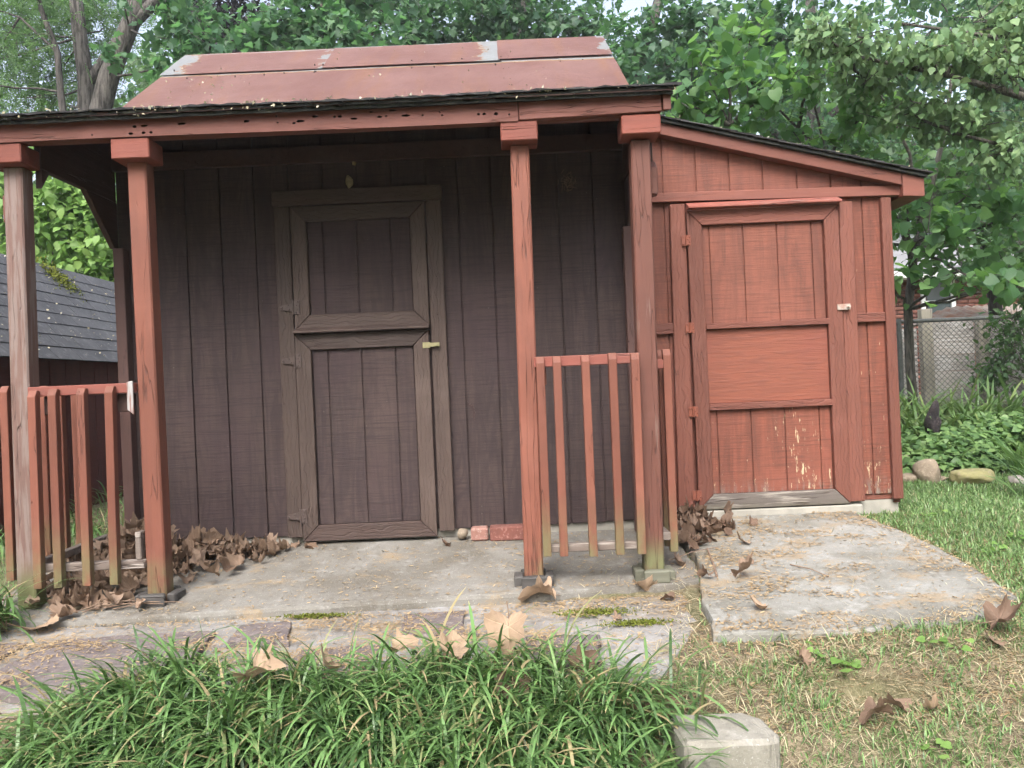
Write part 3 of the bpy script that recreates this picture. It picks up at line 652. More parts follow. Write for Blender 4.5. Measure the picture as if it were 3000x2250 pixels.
# -- front beam in two lengths, the left one bored by bees
def bored_beam(x0, x1, holes):
    y0, y1, z0, z1 = 3.55, 3.588, 2.134, 2.222
    bm = bmesh.new()
    def loop(pts):
        vs_ = [bm.verts.new((x, y0, z)) for x, z in pts]; return [bm.edges.new((vs_[i], vs_[(i + 1) % len(vs_)])) for i in range(len(vs_))], vs_
    sag = lambda x: 0.004 * math.sin((x + 2.6) * 2.2)
    N = 24
    low = [(x0 + (x1 - x0) * i / N, z0 + sag(x0 + (x1 - x0) * i / N)) for i in range(N + 1)]; top = [(x, z1 + sag(x)) for x, _ in low[::-1]]
    e, ov = loop(low + top); edges = list(e); inner = []
    for hx, hz, rx, rz in holes:
        n = 10; ang0 = rnd.uniform(0, 1)
        pts = [(hx + rx * math.cos(ang0 + 2 * math.pi * i / n) * rnd.uniform(.8, 1.15), hz + rz * math.sin(ang0 + 2 * math.pi * i / n) * rnd.uniform(.8, 1.15)) for i in range(n)]
        e, v_ = loop(pts); edges += e; inner.append(v_)
    bmesh.ops.triangle_fill(bm, use_beauty=True, edges=edges)
    for v_ in inner:
        back = [bm.verts.new((v.co.x * 1.0, y0 + .022, v.co.z + .002)) for v in v_]
        for i in range(len(v_)):
            f = bm.faces.new((v_[i], v_[(i + 1) % len(v_)], back[(i + 1) % len(v_)], back[i])); f.material_index = 1
        f = bm.faces.new(back); f.material_index = 1
    bk = [bm.verts.new((v.co.x, y1, v.co.z)) for v in ov]
    for i in range(len(ov)): bm.faces.new((ov[i], ov[(i + 1) % len(ov)], bk[(i + 1) % len(ov)], bk[i]))
    bm.faces.new(bk[::-1]); bmesh.ops.recalc_face_normals(bm, faces=bm.faces)
    org = Vector(((x0 + x1) / 2, (y0 + y1) / 2, (z0 + z1) / 2)); bmesh.ops.translate(bm, vec=-org, verts=bm.verts)
    me = bpy.data.meshes.new('beam'); bm.to_mesh(me); bm.free(); me.materials.append(MAT['red_x']); me.materials.append(MAT['hole'])
    o = bpy.data.objects.new('beam', me); place(o, shed, org); return o
hx = [(-1.72, .018, .012, .006), (-1.70, .05, .010, .007), (-1.655, .052, .016, .006), (-1.66, .02, .009, .006), (-1.625, .02, .008, .006), (-1.48, .054, .018, .006), (-1.18, .052, .013, .007), (-1.04, .07, .005, .005),
      (-1.035, .04, .005, .004), (-.96, .034, .009, .005), (-.93, .042, .02, .007), (-.86, .06, .014, .006), (-.77, .055, .007, .006), (-.745, .055, .011, .006), (-.68, .042, .016, .006), (-.56, .046, .012, .006), (-.53, .047, .007, .004),
      (-.44, .046, .02, .006), (-.36, .044, .005, .005), (-.27, .04, .006, .005), (-.1, .038, .007, .006), (-.075, .038, .009, .006), (0.0 - .02, .036, .01, .008), (-1.9, .02, .005, .004), (-.6, .07, .01, .004), (-.5, .074, .018, .004), (-.28, .055, .004, .004), (.042, .03, .005, .005)]
bored_beam(-2.62, .082, [(a, 2.134 + b, c_, d) for a, b, c_, d in hx])
b2 = MB(); b2.hexa([(.086, 3.549, 2.136), (.752, 3.549, 2.15), (.752, 3.588, 2.15), (.086, 3.588, 2.136), (.086, 3.549, 2.221), (.752, 3.549, 2.229), (.752, 3.588, 2.229), (.086, 3.588, 2.221)])
b2.build('beam', 'red_x', shed, bevel=.003)
box('inner_beam', 'red_x', shed, -2.6, .75, 3.592, 3.63, 2.138, 2.2, .003)
# porch roof: deck, rafters, ledger, ragged felt edge
PZ = lambda y: 2.222 + .30 * (y - 3.5)
roofp = MB().hexa([(-2.66, 3.5, PZ(3.5)), (.79, 3.5, PZ(3.5) + .004), (.79, 4.5, PZ(4.5)), (-2.66, 4.5, PZ(4.5)), (-2.66, 3.5, PZ(3.5) + .016), (.79, 3.5, PZ(3.5) + .02), (.79, 4.5, PZ(4.5) + .016), (-2.66, 4.5, PZ(4.5) + .016)]).build('porch_roof', 'brown_raw', shed)
for x in (-2.5, -2.02, -1.55, -1.08, -.6, -.13, .33, .7):
    MB().hexa([(x, 3.632, PZ(3.632) - .09), (x + .038, 3.632, PZ(3.632) - .09), (x + .038, 4.428, PZ(4.428) - .09), (x, 4.428, PZ(4.428) - .09), (x, 3.632, PZ(3.632) - .002), (x + .038, 3.632, PZ(3.632) - .002), (x + .038, 4.428, PZ(4.428) - .002), (x, 4.428, PZ(4.428) - .002)]).build('rafter', 'brown_raw', roofp, bevel=.003)
box('ledger', 'brown_raw', roofp, -2.25, .78, 4.39, 4.428, 2.235, 2.33)
def ragged_strip(x0, x1, y0, y1, z0f, h, parent, mat, name, lift=0.0):
    n = int((x1 - x0) / .035); v = []; f = []
    for i in range(n + 1):
        x = x0 + (x1 - x0) * i / n; z = z0f(x); a = rnd.uniform(-.004, .003); b = rnd.uniform(-.003, .004); j = rnd.uniform(-.006, .006)
        v += [(x, y0 + j * .5, z + a * .6), (x, y1, z + a * .3 + (y1 - y0) * .3), (x, y1, z + h + (y1 - y0) * .3), (x, y0 + j, z + h + b)]
    for i in range(n):
        k = 4 * i
        for e in range(4): f.append((k + e, k + (e + 1) % 4, k + 4 + (e + 1) % 4, k + 4 + e))
    f += [(0, 1, 2, 3), tuple(4 * n + q for q in (3, 2, 1, 0))]
    m = MB(); m.add(v, f); return m.build(name, mat, parent)
ragged_strip(-2.68, .80, 3.515, 3.6, lambda x: 2.206 + .008 * (x + 2.6) / 3.3, .016, roofp, 'edge', 'felt_strip')
ragged_strip(-2.69, .81, 3.497, 3.7, lambda x: 2.224 + .006 * (x + 2.6) / 3.3 + .003 * math.sin(x * 3), .010, roofp, 'edge', 'shingle_course')
ragged_strip(-2.68, .835, 3.482, 3.9, lambda x: 2.236 + .006 * (x + 2.6) / 3.3 + .003 * math.sin(x * 3), .007, roofp, 'shingle_dark', 'shingle_course')
for k in range(4):
    y = 3.62 + k * .2
    ragged_strip(-2.67, .815, y, y + .26, lambda x, y=y: PZ(y) + .03 + .002 * k, .006, roofp, 'shingle_dark', 'shingle_course')
# rake board at the right end, and the left one
for x0 in (.757, -2.66):
    m = MB(); x1 = x0 + .036
    m.hexa([(x0, 3.535, 2.15), (x1, 3.535, 2.15), (x1, 4.47, 2.43), (x0, 4.47, 2.43), (x0, 3.535, 2.222), (x1, 3.535, 2.222), (x1, 4.47, 2.5), (x0, 4.47, 2.5)]); m.build('rake_board', 'red_weathered', roofp, bevel=.003)
# side openings: wall posts, headers and knee braces
for sx, wx in ((-2.262, -2.246), (.712, .672)):
    s_ = 1 if sx > 0 else -1
    box('wall_post', 'brown_post', shed, wx, wx + .06, 4.362, WY - .003, .03, 1.785, .003)
    hd_ = MB().prism([(3.72, 2.06), (4.428, 2.06), (4.428, PZ(4.428) - .01), (3.72, PZ(3.72) - .01)], 'x', sx - .018, sx + .016).build('side_header', 'brown_raw', shed, bevel=.003)
    MB().prism([(4.105, 2.058), (4.427, 2.058), (4.427, 1.788), (4.385, 1.788)], 'x', sx - .012, sx + .02).build('knee_brace', 'brown_raw', hd_, bevel=.003)
    MB().prism([(3.79, 2.058), (3.716, 2.058), (3.716, 1.96)], 'x', sx - .012, sx + .02).build('knee_brace', 'brown_raw', hd_, bevel=.003)
    MB().prism([(3.70, 1.8), (3.76, 1.8), (3.78, 1.9), (3.78, 1.975), (3.75, 1.975), (3.70, 1.93)], 'x', (.712 if s_ > 0 else -2.43), (.75 if s_ > 0 else -2.392)).build('corbel', 'red_weathered', hd_, bevel=.006)

# -- railings
def baluster(parent, x, xb, z0, z1, y0=3.562, mat='red_bal', w=.038):
    m = MB(); d = .038; ch = .03
    pr = [(y0, z0, 0), (y0 + d, z0, 0), (y0 + d, z1, 1), (y0 + d * .45, z1, 1), (y0, z1 - ch, 1)]
    v = []
    for s_ in (-.5, .5):
        for (y, z, t) in pr: v.append((xb + (x - xb) * (z - z0) / (z1 - z0) + s_ * w, y, z))
    m.add(v, [(4, 3, 2, 1, 0), (5, 6, 7, 8, 9)] + [(i, (i + 1) % 5, 5 + (i + 1) % 5, 5 + i) for i in range(5)])
    return m.build('baluster', mat, parent, bevel=.002)
rr = MB().box(.108, .607, 3.602, 3.64, .985, 1.034).build('railing', 'rail_worn', shed, bevel=.003)
box('bottom_rail', 'rail_grey', rr, .112, .59, 3.602, 3.64, .108, .146, .004)
for x, xb in ((.136, .131), (.214, .209), (.347, .347), (.474, .472), (.580, .573)): baluster(rr, x, xb, rnd.uniform(.088, .1), rnd.uniform(1.03, 1.042))
box('rail_bracket', 'red_bal', rr, .14, .165, 3.641, 3.68, .9, .984, .003)
rl = MB().box(-2.285, -1.782, 3.602, 3.64, .95, .996).build('railing', 'rail_worn', shed, bevel=.003)
box('bottom_rail', 'rail_grey', rl, -2.28, -1.77, 3.602, 3.64, .118, .158, .004)
for x, xb in ((-2.245, -2.253), (-2.15, -2.158), (-2.017, -2.024), (-1.884, -1.897)): baluster(rl, x, xb, rnd.uniform(.05, .062), rnd.uniform(.978, .99))
MB().prism([(-1.783, .845), (-1.812, .87), (-1.812, 1.0), (-1.783, 1.005)], 'y', 3.59, 3.601).build('rail_end', 'white_chip', rl, bevel=.002)
box('rail_bracket', 'brown_raw', rl, -1.885, -1.815, 3.641, 3.69, .86, .948, .004); box('rail_bracket', 'brown_raw', rl, -2.235, -2.185, 3.641, 3.69, .86, .948, .004)
box('end_block', 'rail_grey', rl, -1.812, -1.785, 3.606, 3.66, .16, .29, .004)
for sx, out, n in ((-2.335, -.145, 5), (.72, .04, 5)):
    rs = MB().box(sx - .02, sx + .02, 3.715, 4.36, .955, 1.0).build('railing', 'rail_worn', shed, bevel=.003)
    box('bottom_rail', 'rail_grey', rs, sx - .02, sx + .02, 3.715, 4.36, .12, .158, .003)
    for i in range(n):
        y = 3.72 + i * (.15 if sx < 0 else .13)
        baluster(rs, sx + out, sx + out - .004, .06, 1.02 + (.03 if sx > 0 else -.01), y, 'red_bal')

# -- metal roof of the main body
slope = .735; SA = math.atan(slope); RZ = lambda y: 2.555 + slope * (y - 4.35)
deck = MB(); deck.prism([(4.28, RZ(4.28) - .05), (5.35, RZ(5.35) - .05), (6.42, RZ(4.28) - .05), (6.42, RZ(4.28) - .012), (5.35, RZ(5.35) - .012), (4.28, RZ(4.28) - .012)], 'x', -2.17, .74)
deck = deck.build('roof', 'brown_raw', shed)
def sheet(x0, x1, y0, y1, lift, zl, zr, zt, wav=.0012, back=False):
    hx_, hs_ = (x1 - x0) / 2, (y1 - y0) / 2 / math.cos(SA); nx, ny = max(6, int((x1 - x0) / .12)), 8
    bm = bmesh.new(); g = [[bm.verts.new((-hx_ + 2 * hx_ * i / nx + rnd.uniform(-.002, .002), -hs_ + 2 * hs_ * j / ny, wav * math.sin(i * .5 + j * .3))) for i in range(nx + 1)] for j in range(ny + 1)]
    top = [bm.faces.new((g[j][i], g[j][i + 1], g[j + 1][i + 1], g[j + 1][i])) for j in range(ny) for i in range(nx)]
    bmesh.ops.solidify(bm, geom=top, thickness=.0025)
    me = bpy.data.meshes.new('metal_sheet'); bm.to_mesh(me); bm.free(); me.materials.append(rust_roof(zl, zr, zt, hx_, hs_))
    o = bpy.data.objects.new('metal_sheet', me); ym = (y0 + y1) / 2; place(o, deck, ((x0 + x1) / 2, ym, RZ(ym) + lift))
    o.rotation_euler = (SA, 0, 0); return o
sheet(-2.185, .034, 4.27, 4.99, .004, 0, 0, .10); sheet(.022, .75, 4.27, 4.99, .010, 0, 0, .125)
sheet(-2.195, -1.125, 4.945, 5.37, .016, .14, .07, .02); sheet(-1.14, .012, 4.94, 5.37, .021, 0, .16, .02); sheet(.0, .745, 4.945, 5.37, .026, 0, .035, .0)
nl = MB()
for x_ in np.concatenate([np.linspace(-2.15, .72, 19), [.045] * 5, [-1.15] * 3, [.0] * 3]):
    for y_ in ((4.33, 4.9, 5.0) if abs(x_ - .045) > .01 else (4.4, 4.5, 4.6, 4.7, 4.8)):
        if rnd.random() < .38:
            xx, yy = x_ + rnd.uniform(-.03, .03), y_ + rnd.uniform(-.02, .02); zz_ = RZ(yy) + (.028 if yy > 4.93 else .013)
            nl.tube([(xx, yy, zz_ - .012), (xx, yy - .002, zz_ - .002), (xx, yy - .002, zz_ - .0005)], [.0045, .0045, .0015], 6)
nl.build('roof_nails', 'hinge_brown', deck)['kind'] = 'stuff'
m = MB(); m.prism([(5.375, RZ(5.37) + .02), (5.35, RZ(5.35) + .0), (6.44, RZ(4.26) + .0), (6.44, RZ(4.26) + .012)], 'x', -2.19, .745); m.build('back_sheet', rust_roof(0, 0, 0, 1, 1), deck)

# -- lean-to: boards cut to the slope of the roof, red
LZ = lambda x: 2.43 - .255 * (x - .97)
lean = MB(); lean.prism([(.79, .12), (2.29, .12), (2.29, LZ(2.29) - .06), (.79, LZ(.79) - .06)], 'y', LY + .012, LY + .04)
lean = lean.build('lean_to_wall', 'red_siding', shed)
lg = [.79, .957, 1.158, 1.359, 1.56, 1.765, 1.967, 2.15, 2.29]
for a, b in zip(lg, lg[1:]):
    MB().prism([(a + .005, 1.99), (b - .005, 1.99), (b - .005, LZ(b) - .06), (a + .005, LZ(a) - .06)], 'y', LY, LY + .013).build('board', 'red_siding', lean, bevel=.002)
for a, b in ((.79, .957), (.957, 1.02), (2.02, 2.15), (2.15, 2.29)):
    box('board', 'red_siding_peel' if a > 1.9 else 'red_siding', lean, a + .005, b - .005, LY, LY + .013, .155, 1.975, .002)
box('foundation', 'found', lean, .8, 2.3, LY + .015, LY + .2, -.05, .118, 0)
MB().prism([(.80, 2.016), (.80, 1.962), (2.385, 1.938), (2.385, 1.998)], 'y', LY - .036, LY - .002).build('header_trim', 'red_plain_x', lean, bevel=.003)
MB().prism([(.80, LZ(.80) - .015), (.80, LZ(.80) - .085), (2.36, LZ(2.36) - .085), (2.36, LZ(2.36) - .015)], 'y', LY - .075, LY - .003).build('rake_board', 'red_plain_x', lean, bevel=.003)
MB().prism([(2.364, LZ(2.36) - .018), (2.364, 1.925), (2.492, 1.917), (2.492, LZ(2.49) - .018)], 'y', LY - .077, LY + 1.9).build('eave_box', 'red_plain_x', lean, bevel=.003)
box('corner_board', 'red_trim_z', lean, 2.252, 2.312, LY - .034, LY - .001, .125, 1.93)
box('side_wall', 'red_siding', lean, 2.27, 2.305, LY + .0, 6.4, .1, 2.0, 0)
box('batten', 'red_trim_x', lean, 2.081, 2.25, LY - .03, LY - .001, 1.19, 1.246); box('batten', 'red_trim_x', lean, .80, .982, LY - .03, LY - .001, 1.17, 1.235)
lroof = MB(); lroof.hexa([(.80, 4.5, LZ(.8) - .014), (2.5, 4.5, LZ(2.5) - .014), (2.5, 6.6, LZ(2.5) - .014), (.80, 6.6, LZ(.8) - .014), (.80, 4.5, LZ(.8)), (2.5, 4.5, LZ(2.5)), (2.5, 6.6, LZ(2.5)), (.80, 6.6, LZ(.8))])
lroof = lroof.build('lean_to_roof', 'edge', lean)
for k in range(12):
    xa = 2.525 - k * .142; xb = xa - .19
    if xb < .79: xb = .79
    m = MB(); n = 12; v = []
    m.hexa([(xb, 4.482 + rnd.uniform(-.006, .006), LZ(xb) + .003), (xa, 4.482 + rnd.uniform(-.006, .006), LZ(xa) + .010), (xa, 6.62, LZ(xa) + .010), (xb, 6.62, LZ(xb) + .003), (xb, 4.482, LZ(xb) + .010), (xa, 4.482, LZ(xa) + .018), (xa, 6.62, LZ(xa) + .018), (xb, 6.62, LZ(xb) + .010)])
    m.build('shingle_course', 'shingle_dark', lroof)
box('door_sill', 'found', lean, .98, 2.06, LY - .05, LY + .014, .02, .104, .006)
# lean-to door
MB().hexa([(.964, LY - .04, .127), (1.062, LY - .04, .127), (1.062, LY - .002, .127), (.964, LY - .002, .127), (.988, LY - .04, 1.943), (1.078, LY - .04, 1.943), (1.078, LY - .002, 1.943), (.988, LY - .002, 1.943)]).build('door_casing', 'red_trim_z', lean, bevel=.004)
MB().hexa([(1.986, LY - .04, .122), (2.078, LY - .04, .122), (2.078, LY - .002, .122), (1.986, LY - .002, .122), (1.998, LY - .04, 1.915), (2.079, LY - .04, 1.915), (2.079, LY - .002, 1.915), (1.998, LY - .002, 1.915)]).build('door_casing', 'red_trim_z', lean, bevel=.004)
ld = box('lean_to_door', 'red_siding', shed, 1.09, 1.98, LY - .012, LY - .002, .13, 1.88, 0)
a, b, c_, d = frame(ld, 1.083, 1.988, .112, 1.897, LY - .05, LY - .013, .088, 'red_trim_z', 'red_trim_x', bottom='rot')
MB().prism([(LY - .105, 1.902), (LY - .105, 1.914), (LY - .04, 1.945), (LY - .04, 1.902)], 'x', 1.083, 1.99).build('drip_cap', 'rail_worn', ld, bevel=.002)
for z0, z1, mt in ((1.222, d - .001, 'red_siding'), (c_ + .001, .70, 'red_siding_peel')):
    gr = [a + .001, 1.217, 1.42, 1.622, 1.83, b - .001]
    for p, q in zip(gr, gr[1:]): box('board', mt, ld, p + .004, q - .004, LY - .024, LY - .0125, z0, z1, .002)
box('panel', 'ply', ld, a + .001, b - .001, LY - .026, LY - .0125, .742, 1.184, .002)
for z0, z1 in ((1.186, 1.221), (.702, .741)): box('batten', 'red_trim_x', ld, a + .001, b + .004, LY - .055, LY - .0128, z0, z1, .003)
for z in (1.72, 1.2, .70, .2): hinge(ld, 1.072, z, LY - .05, 'hinge_red', False, .75)
h = MB().box(1.955, 2.03, LY - .06, LY - .05, 1.268, 1.302).box(2.005, 2.025, LY - .066, LY - .055, 1.278, 1.292); h.tube([(2.018, LY - .08, 1.285), (2.018, LY - .06, 1.285)], .008, 8); h.build('hasp', 'zinc', ld)

# ------------------------------------------------------------------ small barn on the left with a shingle roof
barn = empty('small_shed', (-4.1, 6.6, 0), 'low maroon outbuilding with mossy grey shingle roof left of the porch', 'shed')
EX, EZ, RX, RZ2 = -3.3, 1.255, -4.12, 2.15
bw = MB().prism([(-4.95, 0), (-3.4, 0), (-3.4, 1.25), (-4.12, 2.05), (-4.95, 1.25)], 'y', 4.4, 9.2).build('wall', 'barn_siding', barn)
for i in range(24): box('board', 'barn_siding', bw, -3.398, -3.384, 4.4 + i * .2 + .005, 4.4 + i * .2 + .195, .0, 1.23, 0)
br = MB(); br.prism([(EX, EZ - .015), (RX, RZ2 - .015), (-4.98, EZ), (-4.98, EZ + .01), (RX, RZ2), (EX, EZ)], 'y', 4.3, 9.3); br = br.build('roof', 'edge', barn)
sl = Vector((RX - EX, RZ2 - EZ)); SL = sl.length; su = sl / SL; sn = Vector((-su.y, su.x)) * -1
if sn.y < 0: sn = -sn
tabmesh = {}
for r in range(9):
    s0 = -.03 + r * .137; s1 = min(s0 + .16, SL + .01)
    off = (r % 2) * .15 + rnd.uniform(0, .05)
    for k in range(-1, 17):
        y0 = 4.3 + k * .305 + off; y1 = y0 + .3
        y0 = max(y0, 4.28); y1 = min(y1, 9.32)
        if y1 - y0 < .08: continue
        m = MB(); t0, t1 = .0075 + rnd.uniform(0, .003), .003
        P = lambda s, hgt: (EX + su.x * s + sn.x * hgt, EZ + su.y * s + sn.y * hgt)
        j0 = rnd.uniform(-.004, .004)
        a_, b_ = P(s0 + j0, 0.001), P(s1, .001); c2_, d2_ = P(s1, t1), P(s0 + j0, t0)
        m.hexa([(a_[0], y0, a_[1]), (a_[0], y1, a_[1]), (b_[0], y1, b_[1]), (b_[0], y0, b_[1]), (d2_[0], y0, d2_[1]), (d2_[0], y1, d2_[1]), (c2_[0], y1, c2_[1]), (c2_[0], y0, c2_[1])])
        m.build('shingle', 'shingle', br)
def lump(name, mat, parent, loc, size, seed, detail=3, rough=.16, label=None, cat=None, group=None, flat=0.0):
    bm = bmesh.new(); bmesh.ops.create_icosphere(bm, subdivisions=detail, radius=1); r_ = random.Random(seed)
    ph = [[r_.uniform(0, 6.28) for _ in range(3)] for _ in range(5)]; fr_ = [[r_.uniform(-1, 1) * (1.2 + 1.1 * i) for _ in range(3)] for i in range(5)]
    planes = [(Vector((r_.gauss(0, 1), r_.gauss(0, 1), r_.gauss(.2, .8))).normalized(), r_.uniform(.62, .95)) for _ in range(9)]
    for v in bm.verts:
        d_ = sum(math.sin(v.co.x * fr_[i][0] + ph[i][0] + v.co.y * fr_[i][1] + v.co.z * fr_[i][2]) / (1 + i * .6) for i in range(5))
        v.co *= 1 + rough * d_
        for pn, pd in planes:
            e_ = v.co.dot(pn) - pd
            if e_ > 0: v.co -= pn * e_ * .85
        v.co *= 1 + .02 * math.sin(v.co.x * 17 + ph[0][0]) * math.sin(v.co.y * 19 + ph[1][1]) + .015 * math.sin(v.co.z * 31 + v.co.x * 23)
        if flat and v.co.z > flat: v.co.z = flat + (v.co.z - flat) * .25
        v.co = Vector((v.co.x * size[0], v.co.y * size[1], v.co.z * size[2]))
    me = bpy.data.meshes.new(name); bm.to_mesh(me); bm.free(); me.materials.append(MAT[mat])
    for p in me.polygons: p.use_smooth = True
    o = bpy.data.objects.new(name, me); place(o, parent, loc); o.rotation_euler.z = r_.uniform(0, 1)
    if label: tag(o, label, cat, group)
    return o
k = 700; q = rng.normal(size=(k, 2)) * [.10, .05]; ms = SL - .16 + q[:, 0]; my = 6.82 + q[:, 1] * 1.6
P = np.stack([EX + su.x * ms + sn.x * .02, my, EZ + su.y * ms + sn.y * .02], -1)
v, f = scatter(*LEAF['ovate'], P, frames(rng.normal(size=(k, 3)), rng.normal(size=(k, 3)) * .6 + [.6, -.3, .8]), rng.uniform(.012, .03, k))
npmesh('moss_patch', v, f, 'moss', br, tuple(P.mean(0)), kind='stuff')

# ------------------------------------------------------------------ neighbour's house, fences
house = empty('brick_house', (9, 15, .4), 'red brick house with white gutter seen through leaves at right', 'house')
hw = box('wall', 'mortar', house, 5.742, 13, 14.03, 18, .2, 2.6, 0)
bv, bf = [], []
k8 = np.array([(0, 0, 0), (1, 0, 0), (1, 1, 0), (0, 1, 0), (0, 0, 1), (1, 0, 1), (1, 1, 1), (0, 1, 1)], float); kf = np.array([(3, 2, 1, 0), (4, 5, 6, 7), (0, 1, 5, 4), (1, 2, 6, 5), (2, 3, 7, 6), (3, 0, 4, 7)])
cnt = 0
for r in range(31):
    for k in range(32):
        x = 5.75 + k * .215 + (r % 2) * .107; z = .3 + r * .075
        if 7.58 < x + .1 < 8.12 and 1.66 < z < 2.5: continue
        bv.append(k8 * np.array([.203, .03 + rnd.uniform(0, .004), .065]) + np.array([x, 14.0, z])); bf.append(kf + 8 * cnt); cnt += 1
for r in range(31):
    for k in range(18):
        bv.append(k8 * np.array([.03, .203, .065]) + np.array([5.714, 14.04 + k * .215 + (r % 2) * .107, .3 + r * .075])); bf.append(kf + 8 * cnt); cnt += 1
npmesh('brick_courses', np.concatenate(bv), np.concatenate(bf), 'house_brick', hw, (9, 14, 1.3), kind='stuff')
wnd = MB()
for x0, x1, z0, z1 in ((7.55, 7.62, 1.66, 2.5), (8.1, 8.17, 1.66, 2.5), (7.62, 8.1, 1.66, 1.73), (7.62, 8.1, 2.43, 2.5), (7.62, 8.1, 2.06, 2.1)): wnd.box(x0, x1, 13.96, 14.04, z0, z1)
wnd = wnd.build('window', 'white_trim', house); box('pane', 'glass', wnd, 7.62, 8.1, 14.0, 14.015, 1.72, 2.44, 0)
g = MB(); g.prism([(13.55, 2.48), (13.68, 2.48), (13.68, 2.62), (13.52, 2.62), (13.52, 2.58)], 'x', 5.4, 13.2); gut = g.build('gutter', 'white_trim', house, bevel=.01)
box('soffit', 'white_trim', house, 5.4, 13.2, 13.69, 14.02, 2.5, 2.53, 0)
ds = MB(); ds.tube([(6.95, 13.6, 2.5), (6.95, 13.6, 2.4), (6.93, 13.92, 2.2), (6.93, 13.94, .4)], .045, 6); ds.build('downspout', 'white_trim', house)
MB().hexa([(5.4, 13.5, 2.63), (13.2, 13.5, 2.63), (13.2, 16.5, 3.8), (5.4, 16.5, 3.8), (5.4, 13.5, 2.66), (13.2, 13.5, 2.66), (13.2, 16.5, 3.83), (5.4, 16.5, 3.83)]).build('roof', 'house_roof', house)

aw = empty('tin_lean_to', (6.4, 10.6, .4), 'rust streaked tin roof of a low lean-to behind the board fence', 'lean-to')
m = MB(); n = 26; v = []; f = []
for i in range(n + 1):
    x = 5.6 + 1.9 * i / n; zc = .012 * math.cos(i * math.pi)
    v += [(x, 10.35, 1.47 + zc), (x, 11.3, 1.47 + .30 * min(1, (x - 5.6) / .9) + zc)]
for i in range(n): f.append((2 * i, 2 * i + 1, 2 * i + 3, 2 * i + 2))
m.add(v, f); m.build('tin_sheet', 'awning', aw)
box('tin_wall', 'awning', aw, 5.7, 7.4, 10.5, 10.54, .3, 1.44, 0)

bfence = empty('board_fence', (5.2, 9.05, .4), 'weathered grey board fence standing behind the chain link', 'fence')
for x0, x1, zt in ((4.35, 4.82, 1.36), (4.97, 5.50, 1.42), (5.6, 6.2, 1.4), (6.3, 6.9, 1.4)):
    for i in range(5):
        z0 = .45 + i * .195; box('board', 'grey_wood', bfence, x0, x1, 9.05 + rnd.uniform(0, .012), 9.075, z0 + .003, min(zt, z0 + .192), .003)
for x in (4.83, 5.495, 6.21): box('fence_post', 'grey_wood_z', bfence, x, x + .13, 8.95, 9.045, .3, 1.58 if x < 5 else 1.46, .006)
cl = empty('chain_link_fence', (5.1, 8.5, .4), 'dark chain link fence with top rail behind the daylilies', 'fence')
m = MB(); m.tube([(4.0, 8.5, 1.415), (7, 8.5, 1.42)], .022, 8); m.build('top_rail', 'steel', cl)
for x in (4.33, 6.6): MB().tube([(x, 8.5, .2), (x, 8.5, 1.45)], .028, 8).build('fence_post', 'steel', cl)
m = MB(); zb, zt = .42, 1.4; H_ = zt - zb
for i in range(-16, 50):
    for s_ in (-1, 1):
        x0 = 4.0 + i * .062; x1 = x0 + s_ * H_
        pts = [(x0, zb), (x1, zt)]
        lo, hi = 4.0, 7.0
        if max(x0, x1) < lo or min(x0, x1) > hi: continue
        t0 = max(0, (lo - x0) * s_ / H_ if s_ > 0 else (x0 - hi) / H_); t1 = min(1, (hi - x0) / H_ if s_ > 0 else (x0 - lo) / H_)
        if t1 <= t0: continue
        m.tube([(x0 + (x1 - x0) * t0, 8.485 + .006 * s_, zb + H_ * t0), (x0 + (x1 - x0) * t1, 8.485 + .006 * s_, zb + H_ * t1)], .0032, 4, False)
m.build('wire_mesh', 'steel', cl)

# ------------------------------------------------------------------ trees
def limb(m, p0, p1, r0, r1, segs=5, wob=.08, n=7, sag=0.0):
    p0, p1 = Vector(p0), Vector(p1); L_ = (p1 - p0).length; pts = []
    for i in range(segs + 1):
        t = i / segs; p = p0.lerp(p1, t); w = wob * L_ * math.sin(math.pi * t)
        pts.append(p + Vector((rnd.uniform(-w, w), rnd.uniform(-w, w), rnd.uniform(-w, w) * .6 + sag * math.sin(math.pi * t) * L_)))
    m.tube(pts, [r0 + (r1 - r0) * i / segs for i in range(segs + 1)], n, False); return pts
def crown_leaves(lobes, kind, size, per_twig, droop, twig_mesh, hub=None, up=1.0, twig_r=.006, flat=0.0):
    """leaves hang along twigs that fan out through each lobe (x, y, z, rx, ry, rz, twigs)"""
    P, D, Nn = [], [], []
    for (x, y, z, rx, ry, rz, nt) in lobes:
        c = np.array([x, y, z]); rad = np.array([rx, ry, rz])
        for _ in range(int(nt)):
            u = rng.normal(size=3); u /= np.linalg.norm(u); rr_ = rng.uniform(.35, 1.12) ** .7
            end = c + u * rad * rr_
            st = c + rng.normal(size=3) * rad * .25 if hub is None or rng.random() < .7 else np.array(hub) * .35 + c * .65
            st[2] -= .25 * rz
            d_ = end - st; L_ = np.linalg.norm(d_)
            if twig_mesh is not None and rng.random() < .55:
                mid = (st + end) / 2 + rng.normal(size=3) * .06 * L_
                twig_mesh.tube([tuple(st), tuple(mid), tuple(end)], [twig_r, twig_r * .7, twig_r * .35], 3, False)
            t = rng.uniform(.25, 1.05, per_twig); p = st + d_ * t[:, None] + rng.normal(size=(per_twig, 3)) * size * .55
            o = d_ / max(L_, 1e-6) * .5 + rng.normal(size=(per_twig, 3)) * .75 + np.array([0, 0, -droop])
            nn = np.array([0, -.15, up]) + rng.normal(size=(per_twig, 3)) * .55
            P.append(p); D.append(o); Nn.append(nn)
    P, D, Nn = np.concatenate(P), np.concatenate(D), np.concatenate(Nn)
    sc = size * rng.uniform(.55, 1.2, len(P)); tv, tf = LEAF[kind]
    return scatter(tv, tf, P, frames(D, Nn), sc)
